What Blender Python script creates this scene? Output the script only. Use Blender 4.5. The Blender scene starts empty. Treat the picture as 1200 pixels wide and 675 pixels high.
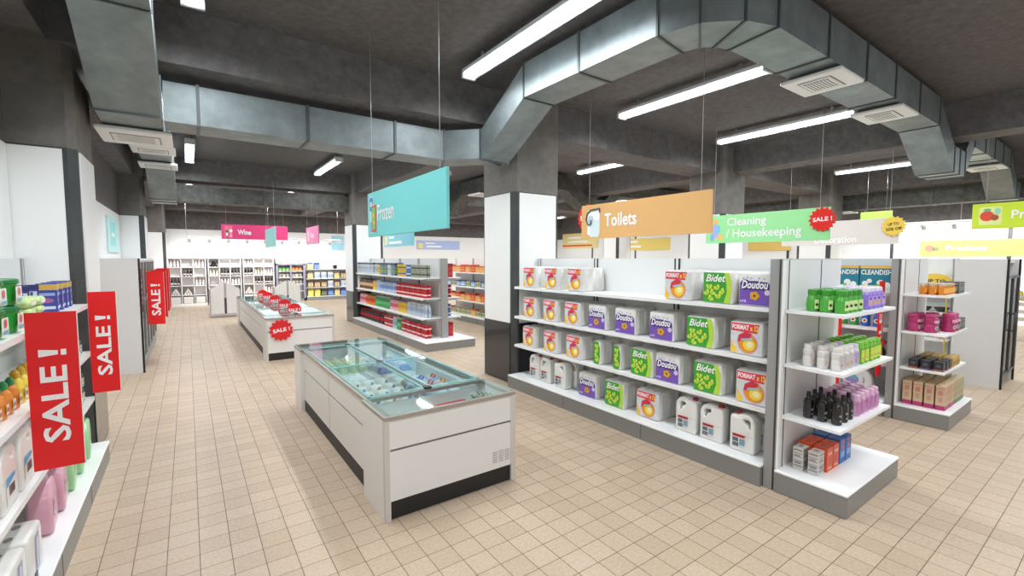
import bpy, bmesh, math, random
from mathutils import Vector, Matrix
random.seed(7)
SC = bpy.context.scene
COL = SC.collection
PI = math.pi

# ------------------------------------------------------------------ camera
F_PX, CAM_H = 535.0, 1.70
pitch, yaw = math.radians(3.7), math.radians(35.35)
cam = bpy.data.cameras.new('camera'); camo = bpy.data.objects.new('camera', cam); COL.objects.link(camo)
camo.location = (0, 0, CAM_H)
camo.rotation_euler = (PI/2 - pitch, 0, -yaw)
cam.sensor_fit = 'HORIZONTAL'; cam.sensor_width = 36.0; cam.lens = 36.0*F_PX/1200.0
cam.clip_start = 0.05; cam.clip_end = 200
SC.camera = camo

# ------------------------------------------------------------------ light
W = bpy.data.worlds.new('world'); SC.world = W; W.use_nodes = True
bg = W.node_tree.nodes['Background']
bg.inputs[0].default_value = (0.95, 0.98, 1.0, 1); bg.inputs[1].default_value = 0.55
SC.view_settings.view_transform = 'Standard'; SC.view_settings.look = 'None'
SC.view_settings.exposure = 0.0; SC.view_settings.gamma = 1.0
SC.view_settings.use_curve_mapping = False
LAMP_W = 47.0
TUBE_E = 9.0
SPOT_W = 42.0
def area_lamp(name, loc, sx, sy, watts, rot=(0, 0, 0), col=(.93, .975, 1.0), parent=None):
    d = bpy.data.lights.new(name, 'AREA'); d.shape = 'RECTANGLE'; d.size = sx; d.size_y = sy
    d.energy = watts; d.color = col; d.spread = 2.85
    o = bpy.data.objects.new(name, d); COL.objects.link(o); o.location = loc; o.rotation_euler = rot
    if parent: o.parent = parent
    return o

# ------------------------------------------------------------------ materials
def lin(h):
    h = h.lstrip('#'); v = [int(h[i:i+2], 16)/255 for i in (0, 2, 4)]
    return tuple((c/12.92 if c <= .04045 else ((c+.055)/1.055)**2.4) for c in v) + (1,)
_M = {}
def mat(name, col, rough=.5, metal=0.0, var=0.0, scale=6.0, bump=0.0, emit=0.0, trans=0.0, alpha=1.0, coat=0.0, spec=.5):
    if name in _M: return _M[name]
    m = bpy.data.materials.new(name); m.use_nodes = True; nt = m.node_tree; b = nt.nodes['Principled BSDF']
    c = lin(col) if isinstance(col, str) else col
    b.inputs['Base Color'].default_value = c; b.inputs['Roughness'].default_value = rough
    b.inputs['Metallic'].default_value = metal; b.inputs['Specular IOR Level'].default_value = spec
    if coat: b.inputs['Coat Weight'].default_value = coat; b.inputs['Coat Roughness'].default_value = .05
    if emit: b.inputs['Emission Color'].default_value = c; b.inputs['Emission Strength'].default_value = emit
    if trans: b.inputs['Transmission Weight'].default_value = trans
    if alpha < 1: b.inputs['Alpha'].default_value = alpha
    if var or bump:
        tc = nt.nodes.new('ShaderNodeTexCoord'); n = nt.nodes.new('ShaderNodeTexNoise')
        n.inputs['Scale'].default_value = scale; n.inputs['Detail'].default_value = 6; n.inputs['Roughness'].default_value = .65
        nt.links.new(tc.outputs['Object'], n.inputs['Vector'])
        if var:
            r = nt.nodes.new('ShaderNodeValToRGB')
            r.color_ramp.elements[0].position = .3; r.color_ramp.elements[1].position = .7
            r.color_ramp.elements[0].color = tuple(x*(1-var) for x in c[:3]) + (1,)
            r.color_ramp.elements[1].color = tuple(min(1, x*(1+var)) for x in c[:3]) + (1,)
            nt.links.new(n.outputs['Fac'], r.inputs[0]); nt.links.new(r.outputs[0], b.inputs['Base Color'])
        if bump:
            bp = nt.nodes.new('ShaderNodeBump'); bp.inputs['Strength'].default_value = bump; bp.inputs['Distance'].default_value = .01
            nt.links.new(n.outputs['Fac'], bp.inputs['Height']); nt.links.new(bp.outputs[0], b.inputs['Normal'])
    _M[name] = m; return m
def colmat(hexc, rough=.4):
    return mat('print_' + hexc.lstrip('#') + ('' if rough == .4 else '_%d' % int(rough*100)), hexc, rough)

CONC = mat('concrete_dark', '#686565', .85, var=.28, scale=9, bump=.35)
CONCC = mat('concrete_ceiling', '#5f5b5a', .9, var=.25, scale=14, bump=.5)
CONCL = mat('concrete_column', '#77736f', .85, var=.2, scale=7, bump=.3)
WHITE = mat('white_paint', '#f2f1f0', .5)
WPANEL = mat('white_wall_panel', '#f4f4f3', .45)
DPANEL = mat('dark_gloss_panel', '#2b2c2e', .22, var=.25, scale=3, coat=.4)
DEDGE = mat('dark_steel_edge', '#4a4c4d', .35, metal=.3, var=.2, scale=4)
SHELFW = mat('shelf_white_enamel', '#f1f1f1', .35)
BACKW = mat('shelf_back_enamel', '#e4e4e3', .45)
GREYM = mat('grey_plinth_enamel', '#8f8f8e', .38, metal=.25)
POSTG = mat('grey_post_enamel', '#a0a09f', .4, metal=.2)
SEAM = mat('dark_seam', '#3a3a3a', .6)
BLACK = mat('black_plastic', '#161617', .4)
DUCTM = mat('galvanised_steel', '#8b9496', .5, metal=.6, var=.24, scale=3.2, bump=.05)
DUCTF = mat('duct_flange_steel', '#5f6566', .5, metal=.6)
VENTW = mat('vent_white', '#ececeb', .45)
TUBE = mat('tube_glow', (.93, .97, 1.0, 1), .4, emit=TUBE_E)
LENS = mat('clear_lens', '#e8eef2', .2, trans=.0, alpha=.45)
FIXW = mat('fixture_white', '#d8dcde', .4)
WIRE = mat('steel_wire', '#c9c9c9', .4, metal=.6)
RED = mat('sale_red', '#ee1519', .45)
TXTW = mat('print_white', '#fbfbfb', .5)
FRW = mat('freezer_white', '#e9e6e4', .38)
FRTRIM = mat('freezer_trim', '#aca49c', .35, metal=.4)
GROOVE = mat('freezer_groove', '#6f6a66', .5)
FRKICK = mat('freezer_kick', '#1d1d1e', .5)
GTEAL = mat('glass_edge_teal', '#9fd2d0', .15, alpha=.6)
LIGHTC = {}

def glass_mat(name, tint, alpha):
    m = bpy.data.materials.new(name); m.use_nodes = True; nt = m.node_tree; nt.nodes.clear()
    out = nt.nodes.new('ShaderNodeOutputMaterial'); mix = nt.nodes.new('ShaderNodeMixShader')
    tr = nt.nodes.new('ShaderNodeBsdfTransparent'); gl = nt.nodes.new('ShaderNodeBsdfGlossy')
    lw = nt.nodes.new('ShaderNodeLayerWeight'); fr = nt.nodes.new('ShaderNodeMath'); fr.operation = 'POWER'; fr.inputs[1].default_value = 5.0; nt.links.new(lw.outputs['Facing'], fr.inputs[0])
    ad = nt.nodes.new('ShaderNodeMath'); ad.operation = 'ADD'; ad.inputs[1].default_value = alpha; ad.use_clamp = True
    tr.inputs[0].default_value = lin(tint); gl.inputs[0].default_value = (.62, .68, .68, 1); gl.inputs['Roughness'].default_value = .04
    nt.links.new(fr.outputs[0], ad.inputs[0]); nt.links.new(ad.outputs[0], mix.inputs[0])
    nt.links.new(tr.outputs[0], mix.inputs[1]); nt.links.new(gl.outputs[0], mix.inputs[2]); nt.links.new(mix.outputs[0], out.inputs[0])
    return m
GLASS = glass_mat('lid_glass', '#f6fdfc', .02)
DOORG = glass_mat('door_glass', '#eef4f4', .12)

def floor_material():
    m = bpy.data.materials.new('beige_floor_tiles'); m.use_nodes = True; nt = m.node_tree; b = nt.nodes['Principled BSDF']
    tc = nt.nodes.new('ShaderNodeTexCoord'); mp = nt.nodes.new('ShaderNodeMapping'); mp.inputs['Location'].default_value = (.005, -1.72 + 0.152*12, 0)
    br = nt.nodes.new('ShaderNodeTexBrick'); br.offset = 0; br.squash = 1
    br.inputs['Color1'].default_value = lin('#c8b39c'); br.inputs['Color2'].default_value = lin('#bba58d')
    br.inputs['Mortar'].default_value = lin('#5d4d3f'); br.inputs['Scale'].default_value = 1
    br.inputs['Mortar Size'].default_value = .0023; br.inputs['Mortar Smooth'].default_value = .3
    br.inputs['Brick Width'].default_value = .1517; br.inputs['Row Height'].default_value = .1522; br.inputs['Bias'].default_value = -.2
    nt.links.new(tc.outputs['Object'], mp.inputs[0]); nt.links.new(mp.outputs[0], br.inputs['Vector'])
    n = nt.nodes.new('ShaderNodeTexNoise'); n.inputs['Scale'].default_value = 55; n.inputs['Detail'].default_value = 4
    nt.links.new(tc.outputs['Object'], n.inputs['Vector'])
    r = nt.nodes.new('ShaderNodeValToRGB'); r.color_ramp.elements[0].position = .3; r.color_ramp.elements[0].color = (.86, .85, .84, 1)
    r.color_ramp.elements[1].position = .7; r.color_ramp.elements[1].color = (1.05, 1.05, 1.05, 1)
    nt.links.new(n.outputs['Fac'], r.inputs[0])
    mx = nt.nodes.new('ShaderNodeMix'); mx.data_type = 'RGBA'; mx.blend_type = 'MULTIPLY'; mx.inputs[0].default_value = 1
    nt.links.new(br.outputs['Color'], mx.inputs[6]); nt.links.new(r.outputs[0], mx.inputs[7]); nt.links.new(mx.outputs[2], b.inputs['Base Color'])
    b.inputs['Roughness'].default_value = .42
    bp = nt.nodes.new('ShaderNodeBump'); bp.inputs['Strength'].default_value = .35; bp.inputs['Distance'].default_value = .002; bp.invert = True
    nt.links.new(br.outputs['Fac'], bp.inputs['Height']); nt.links.new(bp.outputs[0], b.inputs['Normal'])
    return m
FLOORM = floor_material()

# ------------------------------------------------------------------ mesh builder
_TXT = {}
def _curve_mesh(make):
    c, post = make()
    o = bpy.data.objects.new('tmp', c); COL.objects.link(o)
    dg = bpy.context.evaluated_depsgraph_get(); dg.update()
    me = bpy.data.meshes.new_from_object(o.evaluated_get(dg))
    vs = [v.co.copy() for v in me.vertices]; fs = [tuple(p.vertices) for p in me.polygons]
    bpy.data.objects.remove(o); bpy.data.curves.remove(c); bpy.data.meshes.remove(me)
    return vs, fs
def text_mesh(s, bold=.0, shear=0.0, ext=0.0, res=2):
    k = (s, bold, shear, ext, res)
    if k not in _TXT:
        def mk():
            c = bpy.data.curves.new('t', 'FONT'); c.body = s; c.size = 1; c.offset = bold; c.shear = shear; c.extrude = ext
            c.resolution_u = res; c.space_line = .85; return c, None
        vs, fs = _curve_mesh(mk)
        x0 = min(v.x for v in vs); x1 = max(v.x for v in vs); y0 = min(v.y for v in vs); y1 = max(v.y for v in vs)
        _TXT[k] = ([Vector(((v.x-x0)/(x1-x0), (v.y-y0)/(y1-y0), v.z)) for v in vs], fs)
    return _TXT[k]
_SHP = {}
def shape_mesh(key, loops, ext, bev=0.0, bres=2):
    if key not in _SHP:
        def mk():
            c = bpy.data.curves.new('s', 'CURVE'); c.dimensions = '2D'; c.fill_mode = 'BOTH'; c.extrude = ext; c.bevel_depth = bev; c.bevel_resolution = bres
            for lp in loops:
                sp = c.splines.new('POLY'); sp.points.add(len(lp)-1)
                for i, p in enumerate(lp): sp.points[i].co = (p[0], p[1], 0, 1)
                sp.use_cyclic_u = True
            return c, None
        _SHP[key] = _curve_mesh(mk)
    return _SHP[key]

class MB:
    def __init__(self): self.v = []; self.f = []; self.mi = []; self.sm = []; self.ms = []; self.M = Matrix()
    def m(self, mt):
        if mt not in self.ms: self.ms.append(mt)
        return self.ms.index(mt)
    def add(self, vs, fs, mt, smooth=False):
        o = len(self.v); self.v += [self.M @ Vector(v) for v in vs]; i = self.m(mt)
        for f in fs: self.f.append(tuple(o+k for k in f)); self.mi.append(i); self.sm.append(smooth)
        return self
    def box(self, x0, x1, y0, y1, z0, z1, mt):
        vs = [(x, y, z) for z in (z0, z1) for y in (y0, y1) for x in (x0, x1)]
        return self.add(vs, [(0, 2, 3, 1), (4, 5, 7, 6), (0, 1, 5, 4), (2, 6, 7, 3), (0, 4, 6, 2), (1, 3, 7, 5)], mt)
    def rbox(self, x0, x1, y0, y1, z0, z1, mt, r=.01, seg=2, smooth=True):
        bm = bmesh.new(); bmesh.ops.create_cube(bm, size=1)
        for v in bm.verts: v.co = Vector(((x0+x1)/2 + v.co.x*(x1-x0), (y0+y1)/2 + v.co.y*(y1-y0), (z0+z1)/2 + v.co.z*(z1-z0)))
        bmesh.ops.bevel(bm, geom=list(bm.edges), offset=r, segments=seg, affect='EDGES', profile=.5)
        bm.verts.index_update()
        self.add([v.co.copy() for v in bm.verts], [tuple(v.index for v in f.verts) for f in bm.faces], mt, smooth); bm.free()
        return self
    def lathe(self, prof, mt, n=12, cx=0, cy=0, sx=1, sy=1, cap=True):
        # prof: [(r, z, mat or None)] ; mat applies to the band that starts there
        vs = []
        for p in prof:
            for k in range(n):
                a = 2*PI*k/n; vs.append((cx+p[0]*math.cos(a)*sx, cy+p[0]*math.sin(a)*sy, p[1]))
        for j in range(len(prof)-1):
            mm = prof[j][2] if len(prof[j]) > 2 and prof[j][2] else mt
            o = len(self.v)
            self.add(vs[j*n:(j+2)*n], [(k, (k+1) % n, n+(k+1) % n, n+k) for k in range(n)], mm, True)
        if cap:
            self.add(vs[:n], [tuple(reversed(range(n)))], mt)
            mm = prof[-1][2] if len(prof[-1]) > 2 and prof[-1][2] else mt
            self.add(vs[-n:], [tuple(range(n))], mm)
        return self
    def tube(self, path, r, mt, n=8):
        P = [Vector(p) for p in path]; rings = []
        for i, p in enumerate(P):
            d = (P[min(i+1, len(P)-1)] - P[max(i-1, 0)]).normalized()
            a = d.orthogonal().normalized(); b = d.cross(a)
            rings.append([p + (a*math.cos(2*PI*k/n) + b*math.sin(2*PI*k/n))*r for k in range(n)])
        # keep rings from twisting
        for i in range(1, len(rings)):
            best = min(range(n), key=lambda s: (rings[i][s]-rings[i-1][0]).length); rings[i] = rings[i][best:] + rings[i][:best]
        vs = [v for q in rings for v in q]; fs = []
        for i in range(len(rings)-1):
            for k in range(n): fs.append((i*n+k, i*n+(k+1) % n, (i+1)*n+(k+1) % n, (i+1)*n+k))
        fs += [tuple(reversed(range(n))), tuple(range((len(rings)-1)*n, len(rings)*n))]
        return self.add(vs, fs, mt, True)
    def quad(self, a, b, c, d, mt): return self.add([a, b, c, d], [(0, 1, 2, 3)], mt)
    def flat(self, pts, mt, O, R, U, off=0.0015):
        """flat printed shape: pts in (right, up) units on the plane through O"""
        O, R, U = Vector(O), Vector(R), Vector(U); N = R.cross(U).normalized()
        return self.add([O + R*p[0] + U*p[1] + N*off for p in pts], [tuple(range(len(pts)))], mt)
    def text(self, s, mt, O, R, U, w, h, bold=.02, shear=0.0, off=.002, res=2):
        vs, fs = text_mesh(s, bold, shear, 0.0, res)
        O, R, U = Vector(O), Vector(R).normalized(), Vector(U).normalized(); N = R.cross(U).normalized()
        return self.add([O + R*(v.x*w) + U*(v.y*h) + N*off for v in vs], fs, mt)
    def shape(self, key, loops, ext, mt, O, R, U, bev=0.0, smooth=False, s=1.0):
        vs, fs = shape_mesh(key, loops, ext, bev)
        O, R, U = Vector(O), Vector(R), Vector(U); N = R.cross(U).normalized()
        return self.add([O + R*v.x*s + U*v.y*s + N*v.z for v in vs], fs, mt, smooth)
    def mesh(self, name):
        me = bpy.data.meshes.new(name); me.from_pydata([tuple(v) for v in self.v], [], self.f)
        for mt in self.ms: me.materials.append(mt)
        for p, i, s in zip(me.polygons, self.mi, self.sm): p.material_index = i; p.use_smooth = s
        me.update(); return me

def circ(n, r, cx=0, cy=0, sx=1, sy=1, a0=0, a1=2*PI):
    full = abs(a1-a0-2*PI) < 1e-6
    return [(cx + r*sx*math.cos(a0+(a1-a0)*k/(n if full else n-1)), cy + r*sy*math.sin(a0+(a1-a0)*k/(n if full else n-1))) for k in range(n)]
def star(n, r1, r2, cx=0, cy=0):
    return [(cx + (r1 if k % 2 == 0 else r2)*math.cos(PI*k/n), cy + (r1 if k % 2 == 0 else r2)*math.sin(PI*k/n)) for k in range(2*n)]
def rrect(w, h, r, cx=0, cy=0, n=4):
    out = []
    for (sx, sy, a) in ((1, 1, 0), (-1, 1, PI/2), (-1, -1, PI), (1, -1, 1.5*PI)):
        for k in range(n+1):
            t = a + PI/2*k/n; out.append((cx + sx*(w/2-r) + r*math.cos(t), cy + sy*(h/2-r) + r*math.sin(t)))
    return out

# ------------------------------------------------------------------ objects
def obj(name, me, parent=None, loc=(0, 0, 0), rz=0.0):
    if isinstance(me, MB): me = me.mesh(name)
    o = bpy.data.objects.new(name, me); COL.objects.link(o); o.location = loc; o.rotation_euler = (0, 0, rz)
    if parent: o.parent = parent
    return o
def tag(o, label=None, cat=None, group=None, kind=None):
    if label: o['label'] = label
    if cat: o['category'] = cat
    if group: o['group'] = group
    if kind: o['kind'] = kind
    return o
def empty(name, label, cat, loc=(0, 0, 0), rz=0.0, group=None):
    o = bpy.data.objects.new(name, None); COL.objects.link(o); o.location = loc; o.rotation_euler = (0, 0, rz)
    o.empty_display_size = .1
    return tag(o, label, cat, group)
def struct(name, mb, parent=None):
    o = obj(name, mb, parent)
    if not parent: o['kind'] = 'structure'
    return o
def spec(*parts):
    """parts: (name, MB) or (name, MB, [(sub, MB), ...]) ; returns shareable mesh data"""
    out = []
    for p in parts:
        me = p[1].mesh(p[0]) if isinstance(p[1], MB) else p[1]
        subs = [(s[0], s[1].mesh(s[0])) for s in (p[2] if len(p) > 2 else [])]
        out.append((p[0], me, subs))
    return out
def lift(sp, dz):
    for p in sp:
        for me in [p[1]] + [q[1] for q in p[2]]: me.transform(Matrix.Translation((0, 0, dz)))
    return sp
def place(sp, name, label, cat, loc, rz=0.0, group=None, sc=1.0):
    if len(sp) == 1 and not sp[0][2]:
        o = obj(name, sp[0][1], None, loc, rz); tag(o, label, cat, group)
        if sc != 1.0: o.scale = (sc, sc, sc)
        return o
    r = empty(name, label, cat, loc, rz, group)
    if sc != 1.0: r.scale = (sc, sc, sc)
    for n, me, subs in sp:
        p = obj(n, me, r)
        for sn, sm in subs: obj(sn, sm, p)
    return r
ORD = ['', 'second', 'third', 'fourth', 'fifth', 'sixth', 'seventh', 'eighth', 'ninth', 'tenth', 'eleventh', 'twelfth', 'thirteenth', 'fourteenth', 'fifteenth', 'sixteenth', 'seventeenth', 'eighteenth', 'nineteenth', 'twentieth']
def nth(i, n):
    if n == 1: return ''
    if i == 0: return 'leftmost'
    if i == n-1: return 'rightmost'
    return ORD[i] + ' from left'
def rown(j, n):
    if n == 1: return ''
    return 'front row' if j == 0 else ('back row' if j == n-1 else ('middle row' if n == 3 else ORD[j] + ' row'))

# ================================================================== THE SETTING
ZC, ZB = 3.88, 3.40           # ceiling, beam underside
XL, XR, YN, YF = -1.10, 17.2, -3.2, 20.3
struct('floor', MB().box(XL-.3, XR+.3, YN, YF+.3, -.1, 0, FLOORM))
struct('ceiling', MB().box(XL-.5, XR+.3, YN, YF+.3, ZC, ZC+.2, CONCC))
wl = struct('wall_left', MB().box(XL-.3, XL, YN, YF+.3, 0, ZC, CONC))
p = MB(); p.box(XL, XL+.012, YN, 5.08, 0, 2.57, WPANEL); p.box(XL, XL+.012, 6.05, 12.05, 0, 2.57, WPANEL); p.box(XL, XL+.012, 13.05, YF, 0, 2.57, WPANEL)
struct('panel', p, wl)
wb = struct('wall_back', MB().box(XL-.3, XR+.3, YF, YF+.3, 0, ZC, CONC))
struct('panel', MB().box(XL, XR, YF-.015, YF, 0, 2.75, WPANEL), wb)
wr = struct('wall_right', MB().box(XR, XR+.3, YN, YF+.3, 0, ZC, CONC))
struct('panel', MB().box(XR-.015, XR, YN, YF, 0, 2.75, WPANEL), wr)
s = MB()
for y in (2.2, 4.6, 7.5, 9.9, 14.2, 17.0): s.box(XR-.03, XR-.015, y-.04, y+.04, 0, 2.75, DEDGE)
struct('joint_strip', s, wr)

tn = [0]
def trim(mb, *parts):
    tn[0] += 1; o = struct('trim_%d' % tn[0], mb)
    for n, q in parts: struct(n, q, o)
    return o
for y in (5.05, 12.25, 19.5): trim(MB().box(XL, XR, y, y+.68, ZB, ZC, CONC))
for x, y0, y1 in ((-1.1, YN, 5.05), (-1.1, 5.73, 12.25), (-1.1, 12.93, 19.5), (3.66, 5.73, 12.25), (3.66, 12.93, 19.5),
                  (8.85, YN, 5.05), (8.85, 5.73, 12.25), (8.85, 12.93, 19.5), (13.9, YN, 5.05), (13.9, 5.73, 12.25)):
    w = .27 if x < 0 else .5
    trim(MB().box(x, x+w, y0, y1, ZB, ZC, CONC))
def column(x0, x1, y0, y1, ztop=ZC, panelx=True):
    c = .055
    pts = [(x0+c, y0), (x1-c, y0), (x1, y0+c), (x1, y1-c), (x1-c, y1), (x0+c, y1), (x0, y1-c), (x0, y0+c)]
    def pr(z0, z1, mt, mb):
        vs = [(a, b, z0) for a, b in pts] + [(a, b, z1) for a, b in pts]; n = 8
        mb.add(vs, [tuple(reversed(range(n))), tuple(range(n, 2*n))] + [(k, (k+1) % n, n+(k+1) % n, n+k) for k in range(n)], mt)
    body = MB(); pr(2.585, ztop, CONCL, body)
    steel = MB(); pr(0, 2.585, DEDGE, steel)
    up, lo = MB(), MB(); e = .012; g = .085
    for q, z0, z1, mt in ((up, .83, 2.57, WPANEL), (lo, .02, .825, DPANEL)):
        q.box(x0+g, x1-g, y0-e, y0+.01, z0, z1, mt); q.box(x0+g, x1-g, y1-.01, y1+e, z0, z1, mt)
        q.box(x0-e, x0+.01, y0+g, y1-g, z0, z1, mt); q.box(x1-.01, x1+e, y0+g, y1-g, z0, z1, mt)
    trim(body, ('steel_core', steel), ('upper_panel', up), ('lower_panel', lo))
column(XL-.4, -.70, 5.10, 5.93)
column(XL-.4, -.70, 12.1, 12.9)
column(XL-.4, -.58, 19.3, 20.25)
for cx in (3.53, 8.56, 13.59):
    for cy in (4.93, 12.1): column(cx, cx+.8, cy, cy+.8)

# ------------------------------------------------------------------ air ducts
DUCTR = mat('rusty_unlit_duct_steel', '#5a5a57', .65, metal=.35, var=.45, scale=9, bump=.1)  # rust mottling, plus a darker base colour painting the far ducts as unlit
def duct(mb, path, w, h=.36, seams=(), DUCTM=DUCTM):
    """path: plan points (x, y, z of underside)"""
    P = [Vector(p) for p in path]; n = len(P); rings = []
    dirs = [(P[i+1]-P[i]) for i in range(n-1)]; dirs = [Vector((d.x, d.y, 0)).normalized() for d in dirs]
    def side(i):
        a = dirs[max(i-1, 0)]; b = dirs[min(i, n-2)]
        na = Vector((a.y, -a.x, 0)); nb = Vector((b.y, -b.x, 0)); m = (na+nb).normalized()
        return m*(w/2/max(.5, m.dot(na)))
    for i, p in enumerate(P):
        s_ = side(i); rings.append([p-s_, p+s_, p+s_+Vector((0, 0, h)), p-s_+Vector((0, 0, h))])
    for i in range(n-1):
        mb.add(rings[i]+rings[i+1], [(0, 1, 5, 4), (1, 2, 6, 5), (2, 3, 7, 6), (3, 0, 4, 7)], DUCTM)
    mb.add(rings[0], [(0, 3, 2, 1)], DUCTM); mb.add(rings[-1], [(0, 1, 2, 3)], DUCTM)
    def flange(p, s_, d, t=.014, o=.012):
        u = s_.normalized(); L = s_.length; pts = []
        for off in (-t, t):
            for (a, b) in ((-1, -1), (1, -1), (1, 1), (-1, 1)):
                q = p + d*off + u*(a*(L+o)) + Vector((0, 0, (h/2) + b*(h/2+o))); pts.append(q)
        mb.add(pts, [(0, 1, 2, 3), (4, 7, 6, 5), (0, 4, 5, 1), (1, 5, 6, 2), (2, 6, 7, 3), (3, 7, 4, 0)], DUCTF)
    for i in range(1, n-1):
        s_ = side(i); d = (dirs[i-1]+dirs[i]).normalized(); flange(P[i], s_, d, .009)
    for (k, t) in seams:
        p = P[k].lerp(P[k+1], t); d = dirs[k]; flange(p, Vector((d.y, -d.x, 0))*(w/2), d)
    return mb
def vent_parts(root, x, y, z, w=.54, d=.56, ztop=3.44):
    v = MB(); v.rbox(x-w/2, x+w/2, y-d/2, y+d/2, z, z+.035, VENTW, .008, 1, False)
    v.box(x-w/2+.05, x+w/2-.05, y-d/2+.06, y+d/2-.06, z+.035, ztop, DUCTF)
    vo = obj('air_vent', v, root)
    g = MB(); gw, gd = w*.6, d*.46
    g.box(x-gw/2-.02, x+gw/2+.02, y-gd/2-.02, y+gd/2+.02, z-.003, z+.001, mat('vent_recess', '#55585a', .6)); g.box(x-gw/2-.012, x+gw/2+.012, y-gd/2-.012, y+gd/2+.012, z-.005, z-.003, VENTW); g.box(x-gw/2+.03, x+gw/2-.03, y-gd/2, y+gd/2, z-.007, z-.005, mat('vent_recess', '#55585a', .6))
    for k in range(9):
        yy = y-gd/2+gd*(k+.5)/9; g.box(x-gw/2+.03, x+gw/2-.03, yy-.007, yy+.007, z-.012, z-.007, VENTW)
    for a, b in ((-1, 0), (1, 0)): g.box(x+a*gw/2-.007, x+a*gw/2+.007, y-gd/2, y+gd/2, z-.009, z, VENTW)
    for a in (-1, 1): g.box(x-gw/2, x+gw/2, y+a*gd/2-.007, y+a*gd/2+.007, z-.009, z, VENTW)
    obj('grille', g, vo)
def straps(root, pts, w, h=.36):
    m_ = MB()
    for (x, y, z) in pts: m_.tube([(x, y, z+h), (x, y, ZC)], .006, WIRE, 6)
    obj('hanger_rod', m_, root)
# left long duct
t = empty('air_duct', 'long galvanised duct running back along the left wall under the ceiling', 'duct', (-.37, 4, 2.95))
def ch(root, name, mb):   # child built in world coordinates
    o = obj(name, mb, root); o.location = -Vector(root.location); return o
def worldroot(name, label, cat, group=None): return empty(name, label, cat, (0, 0, 0), 0, group)
bpy.data.objects.remove(t)
t = worldroot('air_duct', 'long galvanised duct running back along the left wall under the ceiling', 'duct')
obj('duct_body', duct(MB(), [(-.37, -3, 3.44), (-.37, 4.2, 3.44), (-.37, 5.2, 2.95), (-.37, 6.45, 2.95), (-.37, 7.1, 3.44), (-.37, 11.35, 3.44), (-.37, 12.25, 2.95), (-.37, 13.3, 2.95)], .45, seams=((0, .75), (4, .5), (4, .8), (6, .5))), t)
vent_parts(t, -.37, 6.0, 2.90, .58, .66, 2.95); vent_parts(t, -.37, 9.2, 3.38, .56, .6); vent_parts(t, -.37, 10.7, 3.38, .56, .6)
def crossduct(y, x1, label, up=True):
    t = worldroot('air_duct', label, 'duct')
    path = [(-.128, y, 2.95), (x1-.46, y, 2.95), (x1, y-.45, 2.95), (x1, y-.55, 2.935), (x1, y-1.44, 3.44)]
    return t, path
t, path = crossduct(5.5, 3.245, 'galvanised duct crossing to the pillar, climbing and bending right over the toilet paper shelves')
path += [(3.27, 2.385, 3.44), (3.34, 2.165, 3.44), (3.5, 2.02, 3.44), (3.72, 1.95, 3.44), (8.08, 1.95, 3.44), (8.93, 1.95, 2.93), (9.56, 1.95, 2.93), (10.1, 1.95, 3.44),
         (13.08, 1.95, 3.44), (13.9, 1.95, 2.93), (14.38, 1.95, 2.93)]
obj('duct_body', duct(MB(), path, .42, seams=((0, .09), (0, .42), (0, .75), (4, .5), (8, .2), (8, .405), (8, .6), (8, .8), (10, .5), (12, .25), (12, .5), (12, .75))), t)
vent_parts(t, 5.05, 1.96, 3.375, .54, .52); vent_parts(t, 6.77, 1.95, 3.375, .58, .5); vent_parts(t, 12.3, 1.95, 3.375, .58, .5)
# second bay, the same system seen between the pillars
t = worldroot('air_duct', 'galvanised duct crossing the hall in front of the wine department', 'duct')
path = [(-.128, 12.6, 2.95), (6.05, 12.6, 2.95), (6.5, 12.2, 2.95), (6.5, 11.4, 3.44), (6.5, 9.55, 3.44), (6.7, 9.2, 3.44), (7.05, 9.05, 3.44), (8.0, 9.05, 3.44), (8.8, 9.05, 2.93), (9.4, 9.05, 2.93), (10.0, 9.05, 3.44), (13.0, 9.05, 3.44), (13.8, 9.05, 2.93), (14.38, 9.05, 2.93)]
obj('duct_body', duct(MB(), path, .42, seams=((0, .1), (0, .27), (0, .44), (0, .6), (0, .8), (3, .4), (3, .75), (10, .3), (10, .6)), DUCTM=DUCTR), t)
vent_parts(t, 6.5, 10.5, 3.375, .6, .6)
t = worldroot('air_duct', 'rust speckled duct running along the far right side of the hall', 'duct')
obj('duct_body', duct(MB(), [(14.6, -3, 2.98), (14.6, 12.4, 2.98)], .42, .4, seams=((0, .2), (0, .4), (0, .6), (0, .8)), DUCTM=DUCTR), t)
vent_parts(t, 14.6, 5.2, 2.92, .55, .9, 2.98)

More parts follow.
